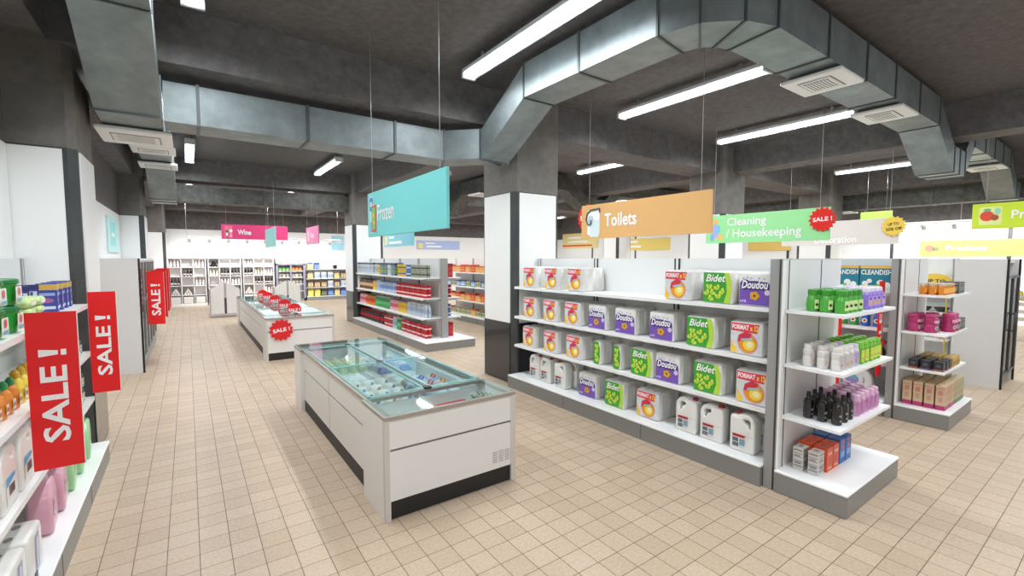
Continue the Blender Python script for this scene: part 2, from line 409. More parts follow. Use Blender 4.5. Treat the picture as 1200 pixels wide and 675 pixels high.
# ------------------------------------------------------------------ lights
def fixture(x, y0, y1, label, z=3.70, watts=LAMP_W):
    r = empty('fluorescent_light', label, 'ceiling light', (x, (y0+y1)/2, z), 0, 'fluorescent battens under the ceiling'); L = y1-y0
    h = MB(); h.box(-.075, .075, -L/2, L/2, .045, .085, FIXW); h.box(-.012, .012, -L/2+.3, -L/2+.33, .085, ZC-z, WIRE); h.box(-.012, .012, L/2-.33, L/2-.3, .085, ZC-z, WIRE)
    obj('housing', h, r)
    tb = MB()
    for sx in (-.034, .034): tb.tube([(sx, -L/2+.045, .018), (sx, L/2-.045, .018)], .02, TUBE, 8)
    obj('tube', tb, r)
    c = MB()
    c.box(-.08, .08, -L/2-.001, -L/2+.03, -.012, .044, FIXW); c.box(-.08, .08, L/2-.03, L/2+.001, -.012, .044, FIXW)
    obj('end_cap', c, r)
    d = MB(); pr = [(-.082, .045), (-.072, .0), (-.04, -.016), (.04, -.016), (.072, .0), (.082, .045)]
    vs = [(a, -L/2+.03, b) for a, b in pr] + [(a, L/2-.03, b) for a, b in pr]
    d.add(vs, [(k, k+1, k+7, k+6) for k in range(5)], LENS, True); obj('diffuser', d, r)
    area_lamp('lamp', (0, 0, -.025), .14, L, watts, (0, 0, 0), parent=r)
    return r
rows = [(-1.2, .76, 'nearest row'), (2.50, 4.55, 'second row'), (6.15, 8.05, 'third row'), (9.85, 11.8, 'fourth row'), (13.4, 15.3, 'fifth row'), (16.9, 18.8, 'sixth row')]
names = ['above the left aisle', 'above the freezer aisle', 'right of the orange sign', 'above the household aisle', 'over the right hand aisle', 'over the far right aisle', 'beside the right wall']
for j, (y0, y1, rn) in enumerate(rows):
    for i in range(7):
        x = .11 + 2.515*i
        fixture(x, y0, y1, 'white fluorescent batten light, %s from the camera, %s' % (rn, names[i]))

# ================================================================== SHELVING
Z3, Z2, Z1, Z0 = 1.33, .94, .56, .165      # shelf tops
def shelf_mb(x0, x1, y0, y1, z, front):
    """front: '-x','+x','-y','+y' side with the lip"""
    m = MB(); m.box(x0, x1, y0, y1, z-.016, z, SHELFW); l = .032
    if front == '-x': m.box(x0-.012, x0, y0, y1, z-l, z, SHELFW)
    if front == '+x': m.box(x1, x1+.012, y0, y1, z-l, z, SHELFW)
    if front == '-y': m.box(x0, x1, y0-.012, y0, z-l, z, SHELFW)
    n = int(max(1, round((y1-y0)/1.1))) if front[1] == 'x' else 1
    if front[1] == 'x':
        for k in range(n+1):
            y = y0 + (y1-y0)*k/n; y = min(max(y, y0+.02), y1-.02)
            m.box(x0+.06 if front == '-x' else x0, x1 if front == '-x' else x1-.06, y-.012, y+.012, z-.05, z-.016, POSTG)
    return m
def gondola(label, xa, xb, y0, y1, sides=('-x', '+x'), top=1.70, group=None, unit=.95, base_y0=None, ins=.12):
    """double sided run between xa and xb with its spine in the middle"""
    r = worldroot('gondola_shelving', label, 'shelving', group)
    xm = (xa+xb)/2 if len(sides) == 2 else (xb-.03 if sides[0] == '-x' else xa+.03)
    by0 = base_y0 if base_y0 is not None else y0
    pl = MB(); pl.box(xa, xb, by0, y1, 0, Z0-.02, GREYM)
    n = int(round((y1-y0)/unit))
    for k in range(1, n):
        y = y0+(y1-y0)*k/n
        for xx in (xa, xb): pl.box(xx-.0015, xx+.0015, y-.002, y+.002, .01, Z0-.02, SEAM)
    obj('plinth', pl, r)
    dk = MB(); dk.rbox(xa-.004, xb+.004, by0-.004, y1, Z0-.02, Z0, SHELFW, .006, 1, False); obj('base_deck', dk, r)
    bp = MB(); bp.box(xm-.018, xm+.018, y0, y1, Z0, top, BACKW)
    obj('back_panel', bp, r)
    for k in range(n+1):
        up = MB(); y = min(max(y0+(y1-y0)*k/n, y0+.035), y1-.035)
        for xx in (xm-.022, xm+.022):
            up.box(xx-.006, xx+.006, y-.03, y-.014, Z0, top, SEAM if 0 < k < n else POSTG); up.box(xx-.006, xx+.006, y+.014, y+.03, Z0, top, SEAM if 0 < k < n else POSTG)
            up.box(xx-.004, xx+.004, y-.014, y+.014, Z0, top-.002, BACKW)
        obj('upright', up, r)
    for z in (Z1, Z2, Z3):
        if '-x' in sides: obj('shelf', shelf_mb(xa+ins, xm-.02, y0, y1, z, '-x'), r)
        if '+x' in sides: obj('shelf', shelf_mb(xm+.02, xb-ins, y0, y1, z, '+x'), r)
    return r
def end_post(r, x0, x1, y0, y1, z0, top=1.70):
    obj('end_post', MB().box(x0, x1, y0, y1, z0, top, POSTG), r)
def endcap(label, x0, x1, y0, y1, top=1.695, inset=.09):
    r = worldroot('end_shelving', label, 'shelving', 'end units facing the camera')
    sp_ = MB(); sp_.box(x0+.02, x1, y1, y1+.085, 0, top, POSTG); sp_.box(x0+.016, x0+.02, y1+.01, y1+.02, 0, top, SEAM); obj('side_panel', sp_, r)
    b = MB(); b.box(x0+.055, x1-.0, y1-.012, y1, Z0, top-.004, BACKW)
    for x in (x0+.09, x0+.62*(x1-x0)): b.box(x-.004, x+.004, y1-.015, y1-.012, Z0, top-.006, SEAM)
    b.box(x0+.02, x0+.05, y1-.012, y1, 0, top-.004, WHITE)
    obj('back_panel', b, r)
    pl = MB(); pl.rbox(x0, x1, y0, y1, 0, Z0-.02, GREYM, .008, 2, False); obj('plinth', pl, r)
    dk = MB(); dk.rbox(x0-.004, x1+.004, y0-.004, y1, Z0-.02, Z0, SHELFW, .006, 1, False); obj('base_deck', dk, r)
    for z in (Z1, Z2, Z3):
        m = MB(); m.add([(x0+.055, y1-.014, z), (x1-.03, y1-.014, z), (x1-.03, y0+.06, z), (x0+.02, y0+.06, z), (x0+.055, y1-.014, z-.02), (x1-.03, y1-.014, z-.02), (x1-.03, y0+.06, z-.02), (x0+.02, y0+.06, z-.02)],
              [(0, 3, 2, 1), (4, 5, 6, 7), (3, 7, 6, 2), (0, 4, 7, 3), (1, 2, 6, 5)], SHELFW); obj('shelf', m, r)
    return r
gondola('long grey and white shelving run stacked with toilet roll packs beside the pillar', 3.41, 4.47, 1.626, 4.905)
endcap('white end shelving with bottles and small cartons, nearest the camera', 3.43, 4.45, 1.08, 1.535)
gondola('shelving run with detergents seen behind the nearest end unit', 6.02, 7.05, 1.626, 4.905)
endcap('white end shelving with amber jars and beige cartons, right of the nearest one', 6.05, 6.99, 1.10, 1.535)
end_post(gondola('soft drinks shelving run between the two pillars beyond the freezer', 3.47, 4.50, 7.95, 12.09, base_y0=7.58), 3.955, 4.085, 7.90, 7.949, Z0)
gondola('shelving run with red and orange packets glimpsed left of the near pillar', 6.02, 7.05, 7.95, 12.09)
gondola('white topped shelving run on the left, stocked with cleaning goods beside the red sale boards', -1.085, -.60, .6, 5.05, sides=('+x',), ins=.085)
# shelves of the left run reach almost to the edge of its base: widen with a price rail
# ------------------------------------------------------------------ chest freezers
def freezer(label, x0, x1, y0, y1, h, ly, group='white chest freezers in the middle aisle', b0=.45, b1=.35):
    r = worldroot('chest_freezer', label, 'freezer', group)
    ya, yb = y0+b0, y1-b1; ins = .035
    b = MB()
    # end blocks, hollow: cheeks reach the floor
    for (u, v, f) in ((y0, ya, -1), (yb, y1, 1)):
        b.box(x0, x0+.035, u, v, 0, h-.03, FRW); b.box(x1-.035, x1, u, v, 0, h-.03, FRW)
        fy = (u+.012, u+.04) if f < 0 else (v-.04, v-.012)
        b.box(x0+.035, x1-.035, fy[0], fy[1], .125, h-.24, FRW); b.box(x0+.035, x1-.035, fy[0], fy[1], h-.225, h-.03, FRW)
        b.box(x0+.035, x1-.035, fy[0]+.008, fy[1]-.008, h-.24, h-.225, GROOVE)
    # long sides, set back
    for (a, c) in ((x0+ins, x0+ins+.04), (x1-ins-.04, x1-ins)):
        b.box(a, c, ya, yb, .125, h-.24, FRW); b.box(a, c, ya, yb, h-.225, h-.04, FRW); b.box(a+.008, c-.008, ya, yb, h-.24, h-.225, GROOVE)
    b.box(x0+.07, x1-.07, y0+.045, y1-.045, .2, .24, mat('freezer_liner', '#eef1f1', .5))
    for (a, c) in ((x0+.036, x0+.075), (x1-.075, x1-.036)): b.box(a+ (ins if a < (x0+x1)/2 else -ins), c+(ins if a < (x0+x1)/2 else -ins), ya, yb, .2, h-.05, mat('freezer_liner', '#eef1f1', .5))
    b.box(x0+.07, x1-.07, ya-.02, ya+.02, .2, h-.06, FRW); b.box(x0+.07, x1-.07, yb-.02, yb+.02, .2, h-.06, FRW)
    ym = (ya+yb)/2
    for x in (x0+ins-.001, x1-ins-.002): b.box(x, x+.003, ym-.004, ym+.004, .125, h-.045, FRTRIM)
    obj('cabinet', b, r)
    k = MB(); k.box(x0+.036, x1-.036, y0+.022, y1-.022, 0, .125, FRKICK); obj('kick_plate', k, r)
    tr = MB(); w = .028; z0, z1 = h-.03, h-.006
    for (u, v, o) in ((y0, ya, 0), (ya, yb, ins-.01), (yb, y1, 0)):
        tr.box(x0+o, x0+o+w+.02, u, v, z0, z1, FRTRIM); tr.box(x1-o-w-.02, x1-o, u, v, z0, z1, FRTRIM)
    for y in (y0, ya-w/2, yb-w/2, y1-w): tr.box(x0+.0005, x1-.0005, y-.0005, y+w, z0-.0005, z1+.0005, FRTRIM)
    for xx in (x0, x1-.03): tr.box(xx-.001, xx+.031, y0-.001, y0+.03, 0, h-.03, mat('freezer_post', '#cfc9c4', .4))
    obj('top_rim', tr, r)
    for (u, v) in ((y0+.008, ya-.01), (yb+.01, y1-.008)):
        g = MB(); g.box(x0+.01, x1-.01, u, v, h-.006, h, GLASS); obj('end_glass', g, r)
    # sliding glass lids in pairs along the middle
    xm = (x0+x1)/2; n = ly
    for i in range(n):
        u = ya+.01+(yb-ya-.02)*i/n; v = ya+.01+(yb-ya-.02)*(i+1)/n
        for (a, c, dz) in ((x0+.045, xm-.015, 0), (xm+.015, x1-.045, .004)):
            g = MB(); g.box(a+.02, c-.02, u+.02, v-.02, h+dz-.004, h+dz, GLASS)
            e = MB()
            for bx in ((a, a+.02, u, v), (c-.02, c, u, v), (a, c, u, u+.02), (a, c, v-.02, v)): e.box(*bx, h+dz-.008, h+dz+.004, GTEAL)
            go = obj('glass_lid', g, r); obj('lid_edge', e, go)
    dv = MB(); dv.box(xm-.014, xm+.014, ya, yb, h-.02, h+.006, mat('freezer_rail', '#55605f', .4, metal=.4))
    for y in (ya+.02, (ya+yb)/2, yb-.02): dv.rbox(xm-.03, xm+.03, y-.03, y+.03, h-.01, h+.012, BLACK, .006, 1, False)
    obj('centre_rail', dv, r)
    return r
fz = freezer('white chest freezer with glass lids in the foreground, bags of food inside', .977, 2.0, 2.775, 5.78, .695, 2)
gr = MB()
for k in range(4):
    for j in range(5): gr.box(1.80+.055*k, 1.84+.055*k, 2.783, 2.786, .175+.018*j, .182+.018*j, mat('grille_slot', '#b9b4b0', .5))
obj('vent_grille', gr, fz)
freezer('white chest freezer further back with round red sale cards on its lid', 1.0, 2.09, 8.42, 13.85, .715, 4, b0=.4, b1=.4)

# ------------------------------------------------------------------ tall glass door fridges
def fridge_run(label, x0, x1, y0, y1, face, nd, h=1.70):
    r = worldroot('glass_door_fridge', label, 'fridge', 'tall fridges with glass doors')
    b = MB(); gl = mat('fridge_side', '#d8d6d6', .4); ix = .05
    if face == '+x': b.box(x0, x1, y0, y0+.04, 0, h, gl); b.box(x0, x1, y1-.04, y1, 0, h, gl)
    else: b.box(x0, x0+.04, y0, y1, 0, h, gl); b.box(x1-.04, x1, y0, y1, 0, h, gl); b.box(x0+.04, x1-.04, y1-.04, y1, 0, h, gl)
    b.box(x0+.001, x1-.001, y0+.04, y1-.04, h-.05, h-.001, gl)
    if face == '+x': b.box(x0+.001, x0+.04, y0+.04, y1-.04, .16, h-.05, gl)
    b.box(x0+.04, x1-.002, y0+.04, y1-.04, 0, .16, POSTG)
    obj('cabinet', b, r)
    for z in (.5, .85, 1.2):
        m = MB(); m.box(x0+.06, x1-.06, y0+.06, y1-.06, z-.012, z, SHELFW); obj('shelf', m, r)
    if face == '+x':
        b2 = MB(); b2.box(x1-.005, x1+.02, y0, y0+.03, 0, h, BLACK); obj('frame', b2, r)
        for k in range(nd):
            u = y0+.03+(y1-y0-.03)*k/nd; v = y0+.03+(y1-y0-.03)*(k+1)/nd
            d = MB()
            for bx in ((u, u+.035, .17, h-.03), (v-.035, v, .17, h-.03), (u, v, .17, .2), (u, v, h-.06, h-.03)): d.box(x1-.01, x1+.018, *bx, POSTG)
            d.box(x1-.004, x1+.002, u+.03, v-.03, .2, h-.06, DOORG); do = obj('door', d, r)
            hd = MB(); hd.tube([(x1+.045, v-.05, .75), (x1+.045, v-.05, 1.15)], .009, POSTG); hd.box(x1+.01, x1+.05, v-.055, v-.045, .76, .775, POSTG); hd.box(x1+.01, x1+.05, v-.055, v-.045, 1.125, 1.14, POSTG); obj('handle', hd, do)
    else:
        b2 = MB(); b2.box(x0-.002, x0+.03, y0-.022, y0-.0005, 0, h, BLACK); b2.box(x1-.03, x1, y0-.022, y0-.0005, 0, h, BLACK); obj('frame', b2, r)
        for k in range(nd):
            u = x0+.03+(x1-x0-.06)*k/nd; v = x0+.03+(x1-x0-.06)*(k+1)/nd
            d = MB()
            for bx in ((u, u+.035), (v-.035, v)): d.box(bx[0], bx[1], y0-.02, y0+.01, .17, h-.22, DEDGE)
            d.box(u, v, y0-.02, y0+.01, .17, .2, DEDGE); d.box(u, v, y0-.02, y0+.01, h-.25, h-.22, DEDGE)
            d.box(u+.03, v-.03, y0-.006, y0, .2, h-.25, DOORG); do = obj('door', d, r)
            hd = MB(); hx = v-.06 if k == 0 else u+.06
            hd.tube([(hx, y0-.05, .72), (hx, y0-.05, .98)], .009, DEDGE); hd.box(hx-.006, hx+.006, y0-.05, y0-.01, .73, .745, DEDGE); hd.box(hx-.006, hx+.006, y0-.05, y0-.01, .955, .97, DEDGE); obj('handle', hd, do)
    return r
fridge_run('grey sided glass door fridge run on the left behind the red sale boards', -1.08, -.594, 8.64, 12.05, '+x', 5)
fridge_run('tall pale fridge with black framed glass doors at the right edge', 8.53, 9.42, 1.10, 1.58, '-y', 2, 1.69)
gondola('shelving run behind the tall fridge at the right edge', 8.52, 9.5, 1.626, 4.905)

# ================================================================== SIGNS
def hung_sign(label, X, y0, y1, z0, z1, colr, build, ins=.12, wires=True, zt=ZC, name='hanging_sign'):
    r = empty(name, label, 'sign', (X, (y0+y1)/2, (z0+z1)/2), -PI/2, 'coloured department signs hung from the ceiling')
    w, h = y1-y0, z1-z0; b = MB(); b.rbox(-w/2, w/2, -.012, .012, -h/2, h/2, mat('sign_%s' % colr.lstrip('#'), colr, .5), .003, 1, False)
    obj('board', b, r)
    if build:
        g = MB(); build(g, w, h); obj('lettering', g, r, (0, -.0125, 0))
    if wires:
        for s_ in (-1, 1):
            wm = MB(); wm.tube([(s_*(w/2-ins), 0, h/2), (s_*(w/2-ins), 0, zt-(z0+z1)/2)], .0028, WIRE, 5); obj('hanging_wire', wm, r)
    return r
RX, UZ = (1, 0, 0), (0, 0, 1)
RZ_ = -PI/2
def bar(g, x, z, w, h): g.flat([(x, z+h*.15), (x+w, z+h*.15), (x+w, z+h*.8), (x, z+h*.8)], TXTW, (0, 0, 0), RX, UZ, .003)
def D(g, pts, c, off=.001): g.flat([(p[0], p[1]) for p in pts], colmat(c), (0, 0, 0), RX, UZ, off)
def rc(x0, x1, y0, y1): return [(x0, y0), (x1, y0), (x1, y1), (x0, y1)]
def b_frozen(g, w, h):
    x = -w/2+.06
    D(g, rrect(.115, .36, .012, x+.055, 0), '#bfeef5'); D(g, rrect(.09, .13, .01, x+.052, .1), '#2f8fd8', .002); D(g, rrect(.05, .05, .01, x+.052, .1), '#e8f6fb', .003)
    D(g, rrect(.08, .1, .01, x+.05, -.12), '#6ab9de', .002)
    D(g, rrect(.12, .26, .012, x+.13, -.04), '#e8584f', .003); D(g, rrect(.085, .21, .01, x+.13, -.04), '#7ed36c', .004)
    D(g, circ(12, .028, x+.13, -.01), '#f4d23c', .005); D(g, circ(12, .024, x+.13, -.08), '#f4d23c', .005); D(g, rc(x+.1, x+.16, .08, .1), '#f6e8b0', .005)
    g.text('Frozen', TXTW, (x+.23, -.0, -.075), RX, UZ, .42, .155, .012, off=.003)
def b_toilets(g, w, h):
    x = -w/2+.06
    D(g, rrect(.2, .3, .03, x+.14, -.01), '#f7fafa', .001); D(g, rrect(.15, .2, .02, x+.16, -.08), '#dcebf0', .002); D(g, circ(16, .045, x+.1, .02, 1, 1.2), '#c2d3da', .003)
    g.tube([(x+.25, -.012, .1), (x+.25, -.012, .145), (x+.1, -.012, .135), (x+.05, -.012, .1), (x+.03, -.012, .03), (x+.06, -.012, -.03), (x+.11, -.012, -.03), (x+.11, -.012, .02)], .008, colmat('#4b5557'), 6)
    g.text('Toilets', TXTW, (x+.32, 0, -.07), RX, UZ, .46, .15, .02, off=.003)
def b_clean(g, w, h):
    x = -w/2+.13
    D(g, rrect(.09, .2, .03, x+.02, -.03), '#b9b5ee', .001); D(g, circ(12, .04, x+.02, .11), '#f4c06c', .002); D(g, rrect(.07, .12, .02, x+.06, .0), '#7fd0ea', .002); D(g, circ(12, .05, x+.1, -.12), '#f0cf74', .002); D(g, rrect(.05, .1, .015, x-.03, -.12), '#8db6f0', .002)
    g.text('Cleaning', TXTW, (x+.2, 0, .01), RX, UZ, .56, .15, .015, off=.003); g.text('/ Housekeeping', TXTW, (x+.19, 0, -.165), RX, UZ, 1.02, .16, .015, off=.003)
def b_deco(g, w, h): g.text('Decoration', mat('print_cream', '#fdfaf6', .5), (-.31, 0, -.17), RX, UZ, .62, .12, .018, off=.003)
def b_produce(g, w, h):
    x = -w/2+.06
    D(g, rrect(.27, .3, .03, x+.16, 0), '#e6ef9e', .001); D(g, circ(16, .085, x+.12, -.0), '#e5533f', .002); D(g, circ(14, .05, x+.21, -.03), '#b45a34', .003); D(g, circ(10, .05, x+.24, .07, .8, 1.2), '#9fd9b8', .002); D(g, circ(8, .03, x+.12, .1, 1.6, .8), '#62b9a0', .003)
    g.text('Produce', TXTW, (x+.4, 0, -.06), RX, UZ, .6, .14, .02, off=.003)
hung_sign('turquoise hanging sign reading Frozen above the chest freezer', 1.5, 2.885, 4.59, 1.912, 2.34, '#7fdcdc', b_frozen)
hung_sign('orange hanging sign reading Toilets with a toilet roll picture', 3.95, 2.385, 4.085, 1.935, 2.335, '#e5b273', b_toilets)
cs = hung_sign('light green hanging sign reading Cleaning / Housekeeping', 6.53, 2.37, 4.03, 1.93, 2.34, '#a3eca4', b_clean)
hung_sign('pale beige hanging sign reading Decoration behind the green one', 9.1, 2.36, 4.08, 1.93, 2.34, '#e2d8d2', b_deco)
hung_sign('lime hanging sign reading Produce with an apple, at the right edge', 11.0, .15, 1.87, 2.2, 2.62, '#cfe63c', b_produce, ins=.16)
hung_sign('lime hanging sign peeping over the pale beige Decoration sign', 13.0, 3.5, 4.1, 2.3, 2.78, '#c4e86c', None)
hung_sign('pale teal hanging sign in front of the pink Wine sign', 1.62, 11.4, 12.95, 1.97, 2.41, '#9fe0dc', None, zt=ZB)
hung_sign('small pink hanging sign right of the Wine sign', 3.0, 13.5, 15.1, 2.12, 2.62, '#f08fbb', lambda g, w, h: (D(g, rrect(.3, .3, .03, -.5, 0), '#f9c6db'), g.text('Wine', TXTW, (-.2, 0, -.08), RX, UZ, .45, .16, .02, off=.003)), zt=ZC)
def rot_sign(label, x, y, z, w, h, colr, build, rz=0.0, cat='sign', name='hanging_sign', wires=True):
    r = empty(name, label, cat, (x, y, z), rz, 'coloured department signs hung from the ceiling')
    b = MB(); b.rbox(-w/2, w/2, -.012, .012, -h/2, h/2, mat('sign_%s' % colr.lstrip('#'), colr, .5), .003, 1, False); obj('board', b, r)
    if build: g = MB(); build(g, w, h); obj('lettering', g, r, (0, -.0125, 0))
    if wires:
        for s_ in (-1, 1):
            wm = MB(); wm.tube([(s_*(w/2-.12), 0, h/2), (s_*(w/2-.12), 0, ZC-z)], .0028, WIRE, 5); obj('hanging_wire', wm, r)
    return r
def b_wine(g, w, h):
    D(g, rrect(.2, .34, .02, -w/2+.17, 0), '#f06a95', .001)
    D(g, rrect(.07, .2, .02, -w/2+.13, -.05), '#5d6f3c', .002); D(g, rc(-w/2+.12, -w/2+.14, .04, .15), '#d8b57a', .002); D(g, rc(-w/2+.105, -w/2+.155, -.12, -.03), '#f6f2e4', .003)
    D(g, circ(12, .04, -w/2+.23, .03, 1, 1.2), '#ffffff', .002); D(g, rc(-w/2+.225, -w/2+.235, -.13, 0), '#ffffff', .002); D(g, rc(-w/2+.2, -w/2+.26, -.14, -.125), '#ffffff', .002)
    g.text('Wine', TXTW, (-w/2+.4, 0, -.08), RX, UZ, .34, .15, .02, off=.003)
rot_sign('wide magenta sign reading Wine with bottle and glass', 1.68, 15.5, 2.47, 1.72, .42, '#e0437f', b_wine)
rot_sign('light blue wall sign at the far left edge of the middle pillar', 5.25, 20.27, 2.36, .5, .6, '#a9def2', lambda g, w, h: g.text('Meat', TXTW, (-.2, 0, -.02), RX, UZ, .4, .2, .02, off=.003), wires=False, name='wall_sign')
rot_sign('faded turquoise poster on the left wall past the dark pillar', -1.075, 10.9, 2.12, 1.5, .62, '#c9eeec', lambda g, w, h: (D(g, rc(-.5, .2, -.2, .22), '#8fe0de'), bar(g, -.35, -.05, .4, .1)), rz=PI/2, cat='poster', name='wall_poster', wires=False)
hung_sign('small aqua hanging sign below the Frozen sign, above the soft drinks', 4.0, 9.3, 11.1, 1.98, 2.29, '#8fd3e4', lambda g, w, h: (D(g, rrect(.2, .22, .02, -w/2+.15, 0), '#f0e7a8'), bar(g, -.55, .02, .35, .09), bar(g, -.55, -.11, .8, .1)))
rot_sign('pale violet sign on the back wall behind the soft drinks', 10.0, 20.27, 2.35, 2.3, .42, '#b4c4f0', lambda g, w, h: (D(g, rrect(.25, .25, .03, -w/2+.2, -.04), '#f3ea9a'), bar(g, -w/2+.45, .03, .5, .1), bar(g, -w/2+.5, -.13, .8, .12)), wires=False, name='wall_sign')
def wall_sign_x(label, y0, y1, z0, z1, colr, build):
    return hung_sign(label, XR-.03, y0, y1, z0, z1, colr, build, wires=False, name='wall_sign')
wall_sign_x('pale yellow wall sign with a red stripe, right beside the near pillar', 16.6, 19.3, 2.25, 3.05, '#f2e19a', lambda g, w, h: (D(g, rc(-w/2, w/2-.4, -.3, -.22), '#e2452e'), bar(g, -.9, .1, 1.2, .14), bar(g, -.9, -.12, 1.5, .14)))
wall_sign_x('golden yellow wall sign under the orange Toilets sign', 12.3, 15.8, 2.08, 2.62, '#f0d774', lambda g, w, h: (bar(g, -1.2, .06, 1.2, .14), bar(g, -1.2, -.16, 1.4, .14)))
wall_sign_x('amber wall sign just below the green Cleaning sign', 7.4, 8.9, 1.98, 2.3, '#f1cf73', None)
wall_sign_x('large lime wall sign low on the far right wall', 1.2, 3.95, 1.76, 2.2, '#dbea6c', lambda g, w, h: (D(g, circ(12, .1, -w/2+.2, 0), '#e98a70'), D(g, circ(10, .07, -w/2+.34, -.02), '#8c8f6c'), g.text('Produce', TXTW, (-w/2+.55, 0, -.06), RX, UZ, .8, .14, .02, off=.003)))

def burst(label, loc, rz, r1, colr, txt, tcol, n=16, tilt=0.0, group=None, parent=None):
    g = MB(); g.M = Matrix.Rotation(tilt, 4, 'Y')
    g.shape(('star', n, round(r1, 3)), [star(n, r1, r1*.8)], .004, mat('burst_%s' % colr.lstrip('#'), colr, .45), (0, 0, 0), RX, UZ)
    for (s_, w, h, dz) in txt: g.text(s_, tcol, (-w*r1/2, 0, dz*r1), RX, UZ, w*r1, h*r1, .025, off=.006)
    o = obj('sale_badge', g, None, loc, rz); return tag(o, label, 'badge', group or 'round sale and discount badges')
burst('red starburst badge reading SALE ! on the green Cleaning sign', (6.505, 2.45, 2.19), -PI/2, .16, '#e8231c', [('SALE !', 1.35, .34, -.15)], TXTW, tilt=-.06)
burst('yellow starburst badge reading UP TO 50% Off on the beige sign', (9.07, 2.42, 2.205), -PI/2, .165, '#f2ca4e', [('UP TO', .85, .28, .08), ('50% Off', 1.2, .3, -.4)], colmat('#2b2620'), tilt=-.1)
burst('red starburst badge mostly hidden behind the orange Toilets sign', (3.968, 4.02, 2.19), -PI/2, .17, '#e2362a', [('SALE !', 1.35, .34, -.15)], TXTW)
burst('red starburst badge reading SALE ! on the front of the back freezer', (1.235, 8.405, .505), 0, .19, '#dd1b20', [('SALE !', 1.35, .34, -.15)], TXTW, tilt=-.15, n=14)

def bang(g, O, Rv, U, w, h, off=.0042):
    g.flat([(w*.3, 0), (w*.7, 0), (w*.7, h*.2), (w*.3, h*.2)], TXTW, O, Rv, U, off); g.flat([(w*.36, h*.3), (w*.64, h*.3), (w*.76, h), (w*.24, h)], TXTW, O, Rv, U, off)
def sale_board(label, x0, x1, y, z0, z1, tw=.5, group='tall red sale boards', br=0):
    w, h = x1-x0, z1-z0
    r = empty('sale_board', label, 'sale board', ((x0+x1)/2, y, (z0+z1)/2), 0, group)
    b = MB(); b.box(-w/2, w/2, -.003, .003, -h/2, h/2, RED); b.box(w/2, w/2+.003, -.004, .004, -h/2, h/2, WHITE); obj('board', b, r)
    g = MB(); H = h*.62
    if br: q = MB(); q.box(-w/2-br, -w/2+.02, .003, .009, -.02, .02, POSTG); obj('bracket', q, r)
    g.text('SALE', TXTW, (w*.26, 0, -h/2+h*.17), UZ, (-1, 0, 0), H*.79, w*.54, .022, off=.0042); bang(g, (w*.26, 0, -h/2+h*.17+H*.85), UZ, (-1, 0, 0), H*.15, w*.54); obj('lettering', g, r)
    return r
sale_board('large red SALE ! board in the left foreground, closest to the camera', -.67, -.48, 3.22, .625, 1.43)
sale_board('red SALE ! board standing out from the dark left pillar', -.665, -.493, 4.93, .61, 1.432)
for k in range(4):
    sale_board('red SALE ! board on the left fridge doors, %s in the row' % ['nearest', 'second', 'third', 'farthest'][k], -.52, -.312, (8.85, 9.9, 11.0, 11.85)[k], .69, 1.50, br=.06)
sale_board('orange red SALE ! board on the shelving behind the nearest end unit', 5.955, 6.115, 1.68, .44, 1.46)
for k in range(5):
    y = (9.0, 10.0, 11.2, 12.4, 13.3)[k]; g = MB(); a_ = math.asin(.045/.125)
    g.shape('disc', [circ(26, .118, a0=-a_, a1=PI+a_)], .003, RED, (0, 0, 0), RX, UZ); g.text('SALE !', TXTW, (-.095, 0, -.03), RX, UZ, .19, .055, .022, off=.006)
    g.box(-.05, .05, -.008, .008, -.052, -.04, WHITE)
    o = obj('sale_card', g, None, (1.545, y, .7235+.052)); tag(o, 'round red SALE ! card on the back freezer lid, %s from the camera' % ['nearest', 'second', 'third', 'fourth', 'farthest'][k], 'sale card', 'round red sale cards on the back freezer')

# ------------------------------------------------------------------ spotlights
def spot_track(label, x0, y0, x1, y1, z, n, aim, grp, parts):
    r = worldroot('spotlight_track', label, 'track', 'spotlight tracks'); m = MB(); m.tube([(x0, y0, z), (x1, y1, z)], .018, VENTW, 6)
    for t_ in (.02, .5, .98):
        xx, yy = x0+(x1-x0)*t_, y0+(y1-y0)*t_; m.tube([(xx, yy, z), (xx, yy, ZC)], .006, WIRE, 5)
    obj('rail', m, r)
    for k in range(n):
        t_ = (k+.3)/n; q = MB(); a = Vector(aim).normalized(); P = Vector((x0+(x1-x0)*t_, y0+(y1-y0)*t_, z-.1))
        q.tube([P-a*.09, P+a*.09], .05, VENTW, 10); q.tube([P+a*.088, P+a*.094], .04, mat('spot_glow', (1, .97, .9, 1), .4, emit=3.0), 10); q.tube([P, P+Vector((0, 0, .1))], .01, VENTW, 6)
        o = obj('spotlight', q); tag(o, '%s spotlight on the rail %s' % (nthc(k, n), parts), 'spotlight', grp)
        sd = bpy.data.lights.new('lamp', 'SPOT'); sd.energy = SPOT_W; sd.spot_size = 1.9; sd.spot_blend = .6; sd.shadow_soft_size = .04; so = bpy.data.objects.new('lamp', sd); COL.objects.link(so); so.location = P+a*.11; so.rotation_euler = a.to_track_quat('-Z', 'Y').to_euler(); so.parent = o
def nthc(k, n): return 'leftmost' if k == 0 else ('rightmost' if k == n-1 else ORD[k]+' from left')
spot_track('white spotlight rail in front of the wine wall', -.1, 18.5, 4.9, 18.5, 2.42, 9, (0, .75, -.6), 'spotlights along the wine wall', 'in front of the wine wall')
spot_track('white spotlight rail along the far right wall', 15.6, 4.9, 15.6, .8, 2.62, 7, (.8, 0, -.5), 'spotlights along the right wall', 'along the right wall')

